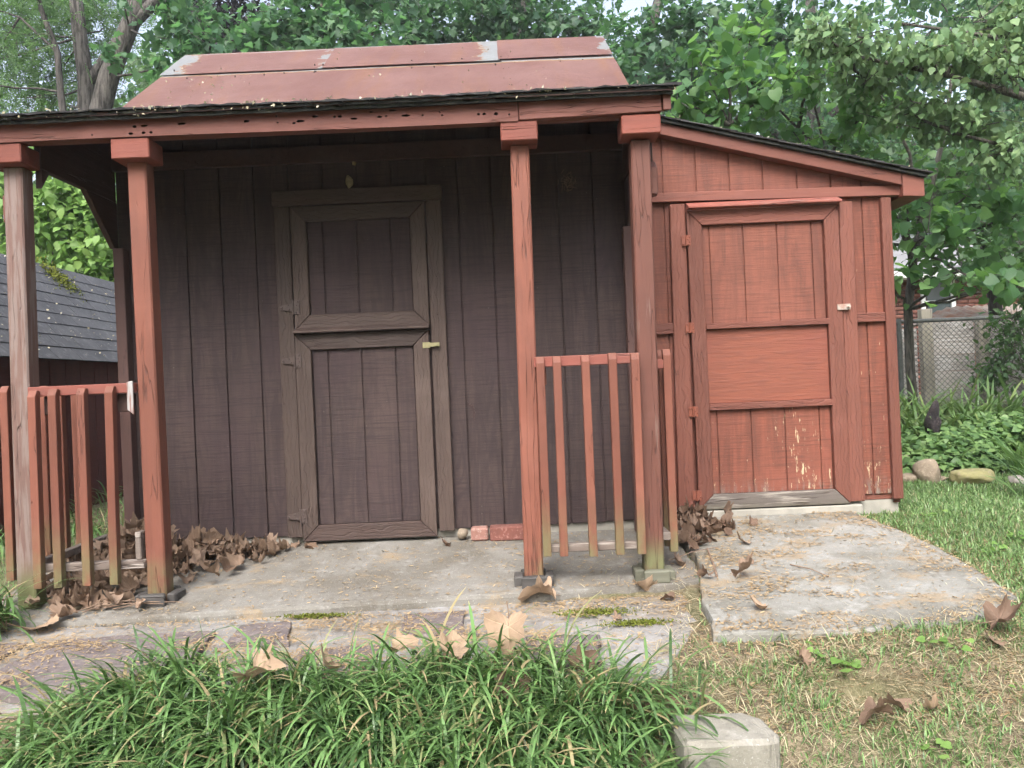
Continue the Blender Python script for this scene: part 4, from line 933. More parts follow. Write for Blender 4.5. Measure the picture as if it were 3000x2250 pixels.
def tree(name, label, base, trunk, limbs, lobes, kind, size, per_twig, mats, droop=.4, cat='tree', group=None, twig_r=.006, hub=None, twigs=True):
    """trunk: [(x,y,z,r)...]; limbs: list of such polylines"""
    t = empty(name, base, label, cat, group)
    m = MB(); m.tube([p[:3] for p in trunk], [p[3] for p in trunk], 12); m.build('trunk', mats[0], t, smooth=True)
    bmh = MB()
    for l in limbs: bmh.tube([p[:3] for p in l], [p[3] for p in l], 7, False)
    lob = [(x, y, z, rx, ry, rz, n_) for x, y, z, rx, ry, rz, n_ in lobes]
    for (x, y, z, rx, ry, rz, n_) in lob:      # each lobe is carried by a limb from the nearest point of the tree
        pts = [Vector(p[:3]) for p in trunk] + [Vector(p[:3]) for l in limbs for p in l]
        near = min(pts, key=lambda q: (q - Vector((x, y, z - .4))).length)
        limb(bmh, near, (x, y, z - rz * .2), twig_r * 3.2, twig_r * 1.4, 4, .06, 5)
    v, f = crown_leaves(lob, kind, size, per_twig, droop, bmh if twigs else None, hub, twig_r=twig_r)
    bmh.build('branches', mats[0], t, smooth=True)
    npmesh('crown', v, f, mats[1], t, base); return t
def lobes_px(l, ry, n): return [(x, y + rnd.uniform(-.4, .4) * ry, z, rx * 1.15, ry, rz * 1.25, n * rx * rz / .3) for x, y, z, rx, rz in l]

tree('walnut_tree', 'tall tree with feathery leaves and forked trunk at far left', (-6.5, 12.1, 0),
     [(-6.5, 12.1, 0, .17), (-6.5, 12.1, 4, .15), (-6.55, 12.1, 5.6, .125), (-6.53, 12.1, 6.0, .12), (-6.6, 12.1, 6.7, .11), (-6.68, 12.1, 8.0, .09)],
     [[(-6.53, 12.1, 5.9, .08), (-6.2, 12.1, 6.4, .07), (-5.9, 12.1, 6.8, .055), (-5.7, 12.1, 7.6, .04)]],
     lobes_px([(-8.13, 13, 7.33, .95, .63), (-7.52, 13, 6.76, .95, .71), (-8.33, 13, 6.32, .87, .55), (-6.63, 13, 7.35, .71, .55), (-7.72, 13, 7.71, 1.1, .55), (-6.5, 13, 6.5, .6, .47), (-7.47, 13, 6.0, .87, .32), (-8.9, 13, 6.9, .9, .8), (-7.2, 13.5, 8.4, 1.6, .5)], .8, 26),
     'compound', .34, 7, ('bark', 'lf_walnut'), .5, group=None)
tree('slender_tree', 'slender dark stem curving up beside the forked feathery tree', (-6.5, 11.5, 0),
     [(-6.45, 11.5, 0, .06), (-6.5, 11.5, 4.5, .055), (-6.6, 11.5, 5.6, .05), (-6.62, 11.5, 6.2, .045), (-6.85, 11.5, 6.9, .035), (-6.95, 11.5, 7.6, .025)],
     [[(-6.62, 11.5, 6.2, .025), (-7.1, 11.4, 6.7, .016), (-7.7, 11.3, 6.9, .01)]], [(-7.4, 11.5, 6.5, .8, .5, .4, 24), (-6.9, 11.5, 7.2, .7, .5, .4, 22), (-7.9, 11.3, 5.8, .6, .5, .4, 20)], 'compound', .3, 6, ('bark_dark', 'lf_walnut'), .5)
tree('hickory_tree', 'leaning tree with thick shaggy grey trunk left of the roof', (-6.5, 12, 0),
     [(-6.75, 12, 0, .2), (-6.55, 12, 3.5, .18), (-6.33, 12, 5.3, .16), (-6.12, 12, 6.0, .15), (-5.78, 12, 6.75, .135), (-5.45, 12, 7.4, .12), (-5.0, 12, 8.6, .1)],
     [[(-5.75, 12, 6.8, .1), (-5.3, 12, 7.2, .09), (-4.9, 12, 7.9, .07)]],
     lobes_px([(-4.95, 11.4, 6.35, .45, .49), (-4.6, 11.3, 5.93, .5, .42), (-4.9, 11.3, 5.6, .42, .35), (-5.2, 11.2, 5.3, .28, .18), (-4.4, 11.4, 6.27, .49, .42), (-4.8, 11.4, 6.75, .55, .35), (-5.0, 12.4, 7.3, .8, .35), (-5.75, 11.3, 6.1, .22, .25), (-5.5, 11.3, 6.9, .3, .2)], .4, 22),
     'lobed', .14, 10, ('bark', 'lf_syc'), .6)
tree('plum_tree', 'near black leafed tree behind the left end of the roof', (-5.3, 15.5, 0), [(-5.3, 15.5, 0, .16), (-5.3, 15.5, 6, .12), (-5.2, 15.5, 8.5, .06)], [],
     lobes_px([(-5.65, 15, 8.16, .8, .73), (-5.22, 15, 7.6, .8, .6), (-5.91, 15, 8.54, .73, .45), (-4.9, 15, 8.3, .75, .7), (-5.7, 15, 7.2, .6, .4)], .6, 60), 'wide', .13, 8, ('bark_dark', 'lf_plum'), .3)
tree('sycamore_tree', 'pale green lobed leaf tree overhanging the left half of the roof ridge', (-3.3, 14, 0), [(-3.3, 14, 0, .22), (-3.3, 14, 5, .17), (-3.2, 13.9, 7.5, .1), (-3.1, 13.9, 9, .05)], [[(-3.25, 13.9, 6.2, .06), (-2.6, 13.6, 6.8, .05), (-1.9, 13.4, 7.5, .03)]],
     lobes_px([(-3.71, 13, 7.3, .79, .47), (-2.92, 13, 7.34, .79, .47), (-3.41, 13, 6.89, .87, .39), (-4.2, 13, 6.85, .47, .32), (-2.46, 13, 7.0, .79, .39), (-3.3, 13, 6.4, 1.2, .4), (-1.9, 13, 6.7, .7, .5), (-2.6, 13.4, 7.9, 1.6, .4)], .7, 26), 'lobed', .15, 11, ('bark_thin', 'lf_syc'), .6)
tree('maple_tree', 'large dark green tree behind the middle of the metal roof', (.2, 16, 0), [(.3, 16, 0, .3), (.35, 16, 5, .24), (.5, 16, 7.5, .17), (.55, 16, 9.5, .1)],
     [[(.4, 16, 6.2, .09), (-.9, 15.8, 7.6, .06), (-2.0, 15.6, 8.6, .03)], [(.5, 16, 6.8, .08), (1.4, 15.8, 7.9, .05), (2.2, 15.6, 9, .03)]],
     lobes_px([(-2.07, 15.5, 8.61, 1.13, .56), (-1.15, 15.5, 8.2, 1.13, .56), (-.19, 15.5, 8.53, 1.13, .66), (.73, 15.5, 8.21, 1.13, .56), (1.68, 15.5, 8.26, 1.03, .56), (-1.63, 15.5, 7.9, .94, .45), (0, 15.5, 7.6, 1.4, .5), (1.5, 15.5, 7.5, 1.2, .5), (-2.5, 15.5, 7.6, 1, .5), (0, 16, 9.2, 2.8, .4)], .9, 22), 'lobed', .15, 11, ('bark_dark', 'lf_syc2'), .6)
tree('tulip_tree', 'tree with star shaped leaves and dark limb right of the metal roof', (2.6, 14, 0), [(2.2, 14, 0, .2), (2.25, 14, 4.5, .17), (2.3, 13.9, 6.2, .14), (2.75, 13.8, 7.1, .11), (3.1, 13.8, 8.2, .07)],
     [[(2.3, 13.9, 6.0, .06), (3.0, 13.6, 6.5, .05), (3.8, 13.4, 6.8, .03)]],
     lobes_px([(2.51, 13.5, 7.1, .82, .65), (3.06, 13.5, 6.42, .74, .74), (2.78, 13.5, 5.6, .65, .6), (2.24, 13.5, 6.4, .45, .49), (3.34, 13.5, 7.23, .82, .49), (3.44, 13.5, 5.8, .75, .65), (4.2, 13.5, 6.4, .8, .9), (3.2, 13.5, 4.9, .8, .5), (4.9, 13.5, 7.1, .8, .7)], .7, 22), 'lobed', .15, 11, ('bark_dark', 'lf_syc2'), .6)
tree('redbud_tree', 'slim tree with large heart shaped leaves beside the lean-to', (4.1, 7.9, .4), [(4.15, 7.9, .3, .05), (4.12, 7.9, .9, .047), (4.1, 7.85, 1.5, .043), (4.16, 7.8, 2.05, .04), (4.25, 7.7, 2.5, .032), (4.4, 7.6, 3.2, .022), (4.5, 7.5, 4.0, .014)],
     [[(4.15, 7.8, 1.95, .026), (3.9, 7.6, 2.4, .02), (3.4, 7.4, 2.75, .016), (2.8, 7.2, 3.2, .012), (2.2, 7.0, 3.7, .008)], [(4.12, 7.8, 1.7, .02), (3.95, 7.5, 2.1, .016), (3.8, 7.2, 2.5, .01)], [(4.2, 7.75, 2.3, .022), (4.0, 7.5, 3.0, .016), (3.5, 7.2, 3.7, .01)],
      [(3.1, 7.3, 2.95, .014), (2.9, 7.1, 3.5, .01), (2.85, 7.0, 4.1, .006)], [(2.6, 7.1, 2.1, .02), (2.45, 7.05, 2.7, .014), (2.1, 7.0, 3.2, .01), (1.8, 7.0, 3.9, .006)]],
     lobes_px([(2.05, 7, 3.79, .38, .25), (2.38, 7, 3.48, .47, .3), (2.03, 7, 3.28, .38, .25), (2.62, 7, 3.09, .47, .25), (3.03, 7, 2.9, .51, .25), (3.44, 7, 2.58, .47, .25), (3.77, 7, 2.15, .34, .25), (3.62, 7, 1.72, .21, .18), (2.85, 7, 3.67, .47, .25), (3.26, 7, 3.23, .47, .25), (2.24, 7, 4.08, .47, .21), (1.75, 7.2, 3.5, .35, .3), (2.3, 7.1, 2.7, .4, .25), (2.9, 7, 2.45, .4, .2), (3.95, 7, 1.75, .22, .16), (3.3, 7.2, 2.2, .35, .25), (3.85, 7, 2.0, .22, .18), (4.2, 7.2, 2.25, .3, .22), (4.6, 7.3, 1.95, .25, .2), (4.45, 7.2, 2.6, .35, .22), (4.75, 7.2, 2.35, .3, .25), (4.1, 6.9, 1.72, .22, .14), (4.45, 7.0, 1.62, .2, .14), (4.8, 7.1, 1.75, .22, .18)], .4, 44), 'heart', .105, 7, ('bark_thin', 'lf_redbud'), .55)
tree('dogwood_tree', 'dogwood with pale drooping leaf tips across the top right corner', (5.2, 6.6, 0), [(5.3, 6.6, 0, .08), (5.2, 6.5, 1.5, .07), (4.9, 6.4, 2.7, .055), (4.4, 6.35, 3.1, .035), (3.7, 6.3, 3.3, .022), (2.9, 6.3, 3.5, .012)],
     [[(4.9, 6.4, 2.6, .03), (4.3, 6.4, 2.7, .02), (3.8, 6.4, 2.85, .012)], [(4.6, 6.4, 3.0, .03), (4.1, 6.3, 3.6, .018), (3.3, 6.3, 3.75, .01)]],
     lobes_px([(2.7, 6.3, 3.62, .42, .11), (2.96, 6.3, 3.6, .46, .14), (3.38, 6.3, 3.46, .46, .14), (3.84, 6.3, 3.55, .46, .16), (4.17, 6.3, 3.35, .34, .2), (3.51, 6.3, 3.07, .42, .15), (3.97, 6.3, 3.0, .42, .2), (3.07, 6.3, 3.36, .38, .13), (4.18, 6.3, 2.72, .31, .19), (4.3, 6.3, 3.8, .5, .2)], .45, 130), 'wide', .082, 12, ('bark_thin', 'lf_dogwood'), 1.3)
tree('poplar_tree', 'tall tree filling the sky above the lean-to roof', (6.5, 16, 0), [(6.4, 16, 0, .25), (6.5, 16, 5, .2), (6.6, 16, 9, .1)], [[(6.5, 16, 5, .08), (5, 15.6, 6.5, .06), (3.8, 15.4, 7.6, .03)], [(6.55, 16, 6, .08), (8, 15.6, 7, .05), (9.2, 15.5, 8, .03)]],
     lobes_px([(4.2, 15, 7.6, 1.1, .7), (5.6, 15, 7.0, 1.1, .7), (7.0, 15, 7.4, 1.1, .8), (8.4, 15, 7.0, 1.1, .8), (9.6, 15, 7.8, 1.0, .8), (5.0, 15, 5.8, 1.0, .7), (6.4, 15, 5.6, 1.0, .7), (8.0, 15, 5.4, 1.1, .8), (9.4, 15, 5.6, 1.0, .9), (6.0, 15, 8.6, 2.0, .6), (8.6, 15, 8.8, 1.8, .6), (10.2, 15, 6.6, .9, .9)], .9, 15), 'wide', .15, 11, ('bark_dark', 'lf_syc2'), .6)
tree('shade_tree', 'dark leafy tree overhanging the brick house at the right edge', (6.6, 10.4, .4), [(6.7, 10.4, .3, .1), (6.6, 10.4, 2, .08), (6.4, 10.3, 3.4, .05)], [[(6.55, 10.4, 2.4, .03), (5.9, 10.2, 2.8, .02), (5.2, 10, 3.0, .01)]],
     lobes_px([(5.52, 10, 3.15, .73, .48), (6.31, 10, 3.12, .73, .61), (6.03, 10, 3.68, .73, .42), (6.64, 10, 2.44, .42, .61), (5.86, 10, 2.55, .48, .25), (5.1, 10, 3.6, .6, .4), (4.7, 10, 2.9, .5, .4), (6.9, 9.6, 1.9, .4, .6), (5.3, 9.4, 2.5, .5, .25), (5.9, 9.4, 2.2, .5, .3), (5.5, 9.4, 2.0, .3, .16), (6.3, 9.4, 2.6, .5, .3)], .6, 38), 'wide', .13, 7, ('bark_dark', 'lf_dark'), .5)
def bush(name, label, base, lobes, kind, size, per, mat, droop=.3, cat='bush', group=None, stems=6):
    t = empty(name, base, label, cat, group); m = MB()
    for _ in range(stems):
        l = lobes[rnd.randrange(len(lobes))]; limb(m, (base[0] + rnd.uniform(-.15, .15), base[1] + rnd.uniform(-.1, .1), base[2]), (l[0], l[1], l[2]), .014, .006, 4, .06, 5)
    v, f = crown_leaves(lobes, kind, size, per, droop, m, twig_r=.004)
    m.build('stems', 'bark_thin', t); npmesh('foliage', v, f, mat, t, base); return t
bush('viburnum_bush', 'bright green leafy bush seen through the left end of the porch', (-5.5, 9.6, 0), [(x, y, z, rx * 1.2, .5, rz * 1.2, 60) for x, y, z, rx, rz in [(-5.58, 9.5, 3.17, .4, .4), (-5.19, 9.5, 2.92, .4, .4), (-5.4, 9.5, 3.51, .4, .29), (-5.03, 9.5, 2.63, .35, .3), (-5.95, 9.5, 2.73, .45, .4), (-6.1, 9.5, 3.25, .45, .5), (-5.05, 9.5, 3.35, .4, .3), (-4.8, 9.5, 2.9, .35, .4), (-5.5, 9.4, 2.3, .7, .4), (-4.8, 9.4, 2.1, .5, .4), (-5.4, 9.6, 3.9, .6, .3), (-6.4, 9.5, 3.9, .4, .5)]], 'wide', .13, 8, 'lf_bush', .9)
bush('honeysuckle_bush', 'dark twiggy bush crowding the chain link fence at right', (6.0, 8.3, .4), [(5.75, 8.2, 1.7, .45, .4, .45, 70), (5.5, 8.3, 1.2, .4, .35, .5, 60), (5.9, 8.1, 1.1, .5, .4, .5, 70), (5.25, 8.3, .85, .3, .25, .3, 34), (5.6, 8.2, 2.25, .4, .4, .35, 50), (6.2, 8.2, 1.6, .5, .4, .8, 70)], 'ovate', .075, 9, 'lf_dark', .4)
bush('redbud_sapling', 'young leafy sapling poking in at the right edge above the stones', (3.62, 4.75, .05), [(3.3, 4.72, .83, .12, .12, .06, 5), (3.42, 4.72, .72, .1, .1, .08, 5), (3.6, 4.75, .9, .15, .1, .12, 8)], 'wide', .085, 3, 'lf_bush', .4, stems=3)
# the wood behind everything
lob = []
for i in range(70):
    x = rnd.uniform(-26, 26); y = rnd.uniform(21, 27); z = rnd.uniform(1, 13); lob.append((x, y, z, rnd.uniform(1.4, 2.6), 1.2, rnd.uniform(1.0, 2.0), 26))
for i in range(40):
    lob.append((rnd.uniform(7, 18), rnd.uniform(17.5, 21), rnd.uniform(3.5, 9.5), 1.5, 1.0, 1.3, 34))
for i in range(46):
    x = -24 + i * 1.08; lob.append((x, rnd.uniform(20, 24), rnd.uniform(.6, 3.4), 1.6, 1.0, 1.7, 44))
for i in range(150):  # unseen leaf ring beside and behind the camera, added to block low sky light
    a = R(rnd.uniform(60, 300)); d_ = rnd.uniform(11, 15)
    lob.append((math.sin(a) * d_, math.cos(a) * d_, rnd.uniform(.5, 7.2), 1.9, 1.9, 1.5, 24))
v, f = crown_leaves(lob, 'wide', .36, 9, .4, None)
tag(npmesh('far_woods_and_shade_ring', v, f, 'lf_far', None, (0, 23, 0)), 'green mass of woodland far behind the shed, with an unseen light-blocking ring added behind the camera', 'woodland', kind='stuff')

# ------------------------------------------------------------------ garden bed at the right
for i, (x, y, sx, sy, sz_, mt, lab, fl) in enumerate([
    (3.27, 5.5, .19, .14, .085, 'rock_moss', 'broad mossy yellow green boulder at the front of the garden bed', .5), (3.02, 5.6, .085, .1, .12, 'rock', 'upright tan rock beside the broad mossy boulder', 0),
    (2.86, 5.66, .09, .09, .05, 'rock', 'flat tan rock against the lean-to corner', .4), (3.55, 5.36, .09, .1, .06, 'rock_grey', 'greyish pink rock right of the broad mossy boulder', .4),
    (2.98, 6.0, .13, .12, .09, 'rock', 'rounded tan rock behind the upright rock', .5), (2.8, 5.95, .11, .12, .1, 'rock_moss', 'yellowish rock half hidden by the lean-to corner', .5), (3.38, 6.12, .12, .1, .075, 'rock', 'rosy brown rock among the ground cover', .4), (3.6, 6.05, .07, .07, .06, 'rock_grey', 'small pale round rock among the ground cover', 0),
    (3.11, 5.62, .05, .06, .03, 'rock', 'thin yellowish rock wedged beside the mossy boulder', .3)]):
    lump('rock', mt, None, (x, y, float(gz(x, y)) + sz_ * .55), (sx, sy, sz_), 20 + i, 4, .13, lab, 'rock', flat=fl)
st = lump('tree_stump', 'stump', None, (3.55, 6.45, .44), (.075, .075, .19), 5, 4, .28, 'black rotting stump in the garden bed', 'stump')
n = 9000
bx = rng.uniform(2.62, 5.2, n); by = 5.72 + rng.random(n) ** 1.2 * 1.35; hgt = .05 + .17 * rng.random(n) * np.clip((by - 5.6) / .5, .25, 1) * (0.6 + .7 * np.clip((bx - 3.2) / .8, 0, 1))
keep = (np.hypot((bx - 3.27) / .2, (by - 5.5) / .3) > 1) & (hash_noise(bx * 1.3, by * 1.3) > -.75) & ~((bx < 3.45) & (bx > 2.9) & (by > 6.2) & (rng.random(n) < .6)) & ~((np.abs(bx - 3.02) < .14) & (by < 6.15) & (rng.random(n) < .75))
bx, by, hgt = bx[keep], by[keep], hgt[keep]; n = len(bx)
P = np.stack([bx, by, gz(bx, by) + hgt], -1); D = rng.normal(size=(n, 3)) * [1, 1, .3] + [0, -.3, -.15]; Nn = rng.normal(size=(n, 3)) * .35 + [0, -.35, 1]
v, f = scatter(*LEAF['wide'], P, frames(D, Nn), rng.uniform(.04, .09, n))
tag(npmesh('ground_cover', v, f, 'lf_cover', None, (3.6, 6.2, 0)), 'low leafy green ground cover between the rocks', 'ground cover', kind='stuff')
for i, (x, y, k, L0) in enumerate([(3.35, 7.0, 90, .62), (3.75, 7.1, 90, .66), (4.15, 7.0, 90, .62), (4.55, 7.05, 80, .6), (3.55, 6.75, 60, .5), (4.0, 6.75, 60, .52), (4.95, 7.0, 70, .55), (3.1, 7.05, 60, .55)]):
    b_ = np.stack([x + rng.normal(size=k) * .09, y + rng.normal(size=k) * .07, np.full(k, float(gz(x, y)))], -1)
    v, f, uv = ribbons(b_, rng.uniform(0, 6.28, k), rng.uniform(.6, 1.15, k) * L0, rng.uniform(.014, .026, k), rng.uniform(.05, .3, k), rng.uniform(.6, 2.3, k), 7)
    tag(npmesh('daylily_plant', v, f, 'lf_lily', None, (x, y, float(gz(x, y))), uv), ['daylily clump second from the lean-to in the rear row', 'tall daylily clump just behind the black stump', 'daylily clump in front of the redbud trunk', 'daylily clump before the grey fence boards', 'low daylily clump left of the black stump', 'low daylily clump right of the black stump', 'daylily clump farthest right along the fence', 'daylily clump nearest the lean-to corner'][i], 'daylily', 'daylily clumps along the fence')
for i, (x, y, lab) in enumerate([(3.42, 4.95, 'blue green iris fan at the right edge in front of the garden bed'), (3.75, 5.6, 'narrow leafed iris clump right of the rocks')]):
    k = 34; b_ = np.stack([x + rng.normal(size=k) * .05, y + rng.normal(size=k) * .05, np.full(k, float(gz(x, y)))], -1)
    v, f, uv = ribbons(b_, rng.uniform(2, 5, k), rng.uniform(.3, .55, k), rng.uniform(.012, .02, k), rng.uniform(.1, .5, k), rng.uniform(.4, 1.5, k), 6)
    tag(npmesh('iris_plant', v, f, 'lf_cover', None, (x, y, float(gz(x, y))), uv), lab, 'iris')

# ------------------------------------------------------------------ foreground: liriope, lawn, thatch, litter
def lir(name, label, cx, cy, n, L0=.29):
    b_ = np.stack([cx, cy, gz(cx, cy) - .01], -1)
    az = np.where(rng.random(n) < .5, rng.normal(size=n) * 1.0 - 1.57 - .5 * np.sign(-.5 - cx) * (cx < -.3), rng.uniform(0, 6.28, n))
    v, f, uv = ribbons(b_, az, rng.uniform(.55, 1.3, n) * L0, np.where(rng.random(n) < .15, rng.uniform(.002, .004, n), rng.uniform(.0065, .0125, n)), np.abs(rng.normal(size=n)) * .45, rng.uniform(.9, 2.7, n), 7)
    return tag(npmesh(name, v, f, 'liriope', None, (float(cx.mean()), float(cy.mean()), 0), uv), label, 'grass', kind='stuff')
def clump_xy(cent, per, sx, sy):
    c_ = np.array(cent); k = len(c_); p = np.repeat(c_, per, 0) + rng.normal(size=(k * per, 2)) * [sx, sy]; return p[:, 0], p[:, 1]
cent = []
for _ in range(760):
    x = rnd.uniform(-1.75, .5); y = rnd.uniform(1.75, 2.85)
    top = 2.6 + .14 * math.exp(-((x + .2) / .32) ** 2) + .12 * math.exp(-((x + 1.1) / .4) ** 2) - .6 * max(0, -1.3 - x) - .3 * max(0, x - .1)
    if y > top or (x > .36 and y > 2.25): continue
    cent.append((x, y))
cx, cy = clump_xy(cent, 22, .028, .028)
lir('liriope_border', 'strappy green liriope border in the foreground below the path', cx, cy, len(cx))
cx, cy = clump_xy([(-2.44 + rnd.uniform(-.2, .1), 3.42 + rnd.uniform(-.14, .1)) for _ in range(26)], 16, .025, .025)
lir('liriope_clump', 'liriope clump at the foot of the leftmost porch post', cx, cy, len(cx), .3)
cx, cy = clump_xy([(.3 + rnd.uniform(-.2, .28), 2.5 + rnd.uniform(-.12, .1)) for _ in range(16)], 7, .02, .02)
lir('liriope_sprigs', 'thin scattered liriope sprigs left of the concrete block', cx, cy, len(cx), .26)
cx, cy = clump_xy([(rnd.uniform(-3.3, -2.5), rnd.uniform(4.3, 6.5)) for _ in range(60)], 10, .04, .04)
lir('tall_grass', 'tall grass between the porch and the small outbuilding', cx, cy, len(cx), .3)

def on_slab(x, y): return inside(SIDE, x, y) | inside(PATH, x, y) | inside(PORCH, x, y)
N = 210000
gx = rng.uniform(.5, 4.6, N); gy = 1.8 + rng.random(N) * 3.95
lush = 1 / (1 + np.exp(-((gx - 1.75) * 5 + hash_noise(gx, gy) * 1.6 + np.clip(gy - 2.9, -1, 1) * 1.4)))
dens = np.where(on_slab(gx, gy), .0, .16 + .84 * lush); dens = np.where((gx < 1.5) & (gy < 2.7), .45 + .5 * (hash_noise(gx * 2, gy * 3) > -.1), dens)
dens = np.where((np.abs(gx - 1.2) < .16) & (np.abs(gy - 2.54) < .07), 0, dens); dens = np.where((gx > .8) & (gx < 2.35) & (gy > 4.55), 0, dens)
dens = np.where((gx > .4) & (gx < .82) & (gy < 2.6), dens * .25, dens)
dens = np.where(gx < gy * .75 + .25, dens, dens * .45)
keep = rng.random(N) < dens * .85; gx, gy = gx[keep], gy[keep]
lx_, ly_ = rng.uniform(-4.6, -2.62, 14000), rng.uniform(2.6, 5.2, 14000); gx, gy = np.concatenate([gx, lx_]), np.concatenate([gy, ly_]); n = len(gx)
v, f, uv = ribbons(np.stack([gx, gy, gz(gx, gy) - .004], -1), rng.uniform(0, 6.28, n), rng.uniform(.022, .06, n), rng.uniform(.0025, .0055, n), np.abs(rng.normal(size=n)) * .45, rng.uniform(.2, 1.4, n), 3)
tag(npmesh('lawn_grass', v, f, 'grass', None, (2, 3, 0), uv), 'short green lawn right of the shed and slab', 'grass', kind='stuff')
N = 52000
gx = rng.uniform(.2, 3.2, N); gy = rng.uniform(1.7, 4.9, N)
d_ = np.where(gy < 2.75, 1.0, .12) * np.where(gx > 1.9, .4, 1); edge_ = on_slab(gx, gy) & (~on_slab(gx + .09, gy) | ~on_slab(gx + .04, gy - .08)); d_ = np.where(on_slab(gx, gy), .05, d_); d_ = np.where(edge_, .7, d_); d_ = np.where((gx < .75) & (gy < 2.45), .25, d_)
keep = (rng.random(N) < d_) & (gx < gy * .75 + .2); gx, gy = gx[keep], gy[keep]; n = len(gx)
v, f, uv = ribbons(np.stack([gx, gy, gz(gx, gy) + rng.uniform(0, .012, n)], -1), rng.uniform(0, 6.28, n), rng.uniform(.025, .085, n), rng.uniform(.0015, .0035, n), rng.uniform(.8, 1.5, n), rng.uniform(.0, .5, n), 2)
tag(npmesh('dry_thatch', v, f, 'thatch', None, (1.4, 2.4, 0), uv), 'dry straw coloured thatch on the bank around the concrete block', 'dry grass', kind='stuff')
# catkin and straw litter lying in drifts on the concrete
N = 115000
lx = rng.uniform(-2.5, 2.4, N); ly = rng.uniform(2.4, 4.58, N)
off = ~inside(SIDE, lx, ly) & ~inside(PATH, lx, ly) & ~inside(PORCH, lx, ly); zz = surf(lx, ly)
drift = hash_noise(lx * 1.25 + .7, ly * 2.6 + .3) + .5 * hash_noise(lx * 3.1, ly * 6)
dn = np.clip((drift + .02) * 1.2, 0, 1) * np.where(inside(PORCH, lx, ly), .16, .8) + .12 * inside(PATH, lx, ly)
edge = np.exp(-((ly - 3.41) / .05) ** 2) * (lx < .8); dn = np.maximum(dn, edge * .5); dn = np.maximum(dn, off * .55); dn = np.maximum(dn, .5 * (inside(SIDE, lx, ly) & (~inside(SIDE, lx + .14 + .1 * np.sin(ly * 9), ly) | ~inside(SIDE, lx, ly - .07 - .05 * np.sin(lx * 7)))))
dn = np.maximum(dn, .05)
keep = rng.random(N) < dn; lx, ly, zz = lx[keep], ly[keep], zz[keep]; n = len(lx)
tv = np.array([(-.12, 0, 0), (.12, 0, 0), (.1, 1, .1), (-.1, 1, .12)], float); tf = np.array([(0, 1, 2, 3)])
a_ = rng.uniform(0, 6.28, n); D = np.stack([np.cos(a_), np.sin(a_), rng.normal(size=n) * .12], -1); Nn = rng.normal(size=(n, 3)) * .3 + [0, 0, 1]
v, f = scatter(tv, tf, np.stack([lx, ly, zz + .003 + rng.random(n) * .004], -1), frames(D, Nn), rng.uniform(.008, .022, n))
tag(npmesh('catkin_litter', v, f, 'straw', None, (0, 3.3, 0)), 'golden brown catkin litter drifted over the paving', 'litter', kind='stuff')
# petals and catkins fallen on the roofs
pp = []
for _ in range(230):
    x = rnd.uniform(-2.65, .82) if rnd.random() < .6 else rnd.choice((-2.3, -1.62, -1.58, -1.1, .2)) + rnd.gauss(0, .06); pp.append((x, 3.478 + rnd.uniform(-.006, .03), 2.250 + .0018 * (x + 2.6) - rnd.random() ** 3 * .03, rnd.uniform(.008, .02)))
for _ in range(60):
    x = rnd.uniform(-2.1, .7); y = rnd.uniform(4.3, 5.3); pp.append((x, y, RZ(y) + .024 + (.012 if y > 4.94 else 0), rnd.uniform(.006, .016)))
for _ in range(40):
    x = rnd.uniform(-2.0, -1.7) + rnd.random() * .2; y = rnd.uniform(4.45, 4.9); pp.append((x, y, RZ(y) + .016, rnd.uniform(.006, .018)))
for _ in range(330):
    s0 = rnd.uniform(.02, SL); y = rnd.uniform(4.5, 9.1); pp.append((EX + su.x * s0 + sn.x * .017, y, EZ + su.y * s0 + sn.y * .017, rnd.uniform(.008, .022)))
for _ in range(36):
    x = rnd.uniform(1.0, 2.5); pp.append((x, 4.475 + rnd.uniform(0, .03), LZ(x) + .022, rnd.uniform(.007, .016)))
pp = np.array(pp); n = len(pp); v, f = scatter(*LEAF['wide'], pp[:, :3], frames(rng.normal(size=(n, 3)), rng.normal(size=(n, 3)) * .5 + [0, -.4, 1]), pp[:, 3])
tag(npmesh('fallen_petals', v, f, 'petal', None, (-1, 4, 2)), 'pale flower bits scattered on the roofs and along their edges', 'petals', kind='stuff')

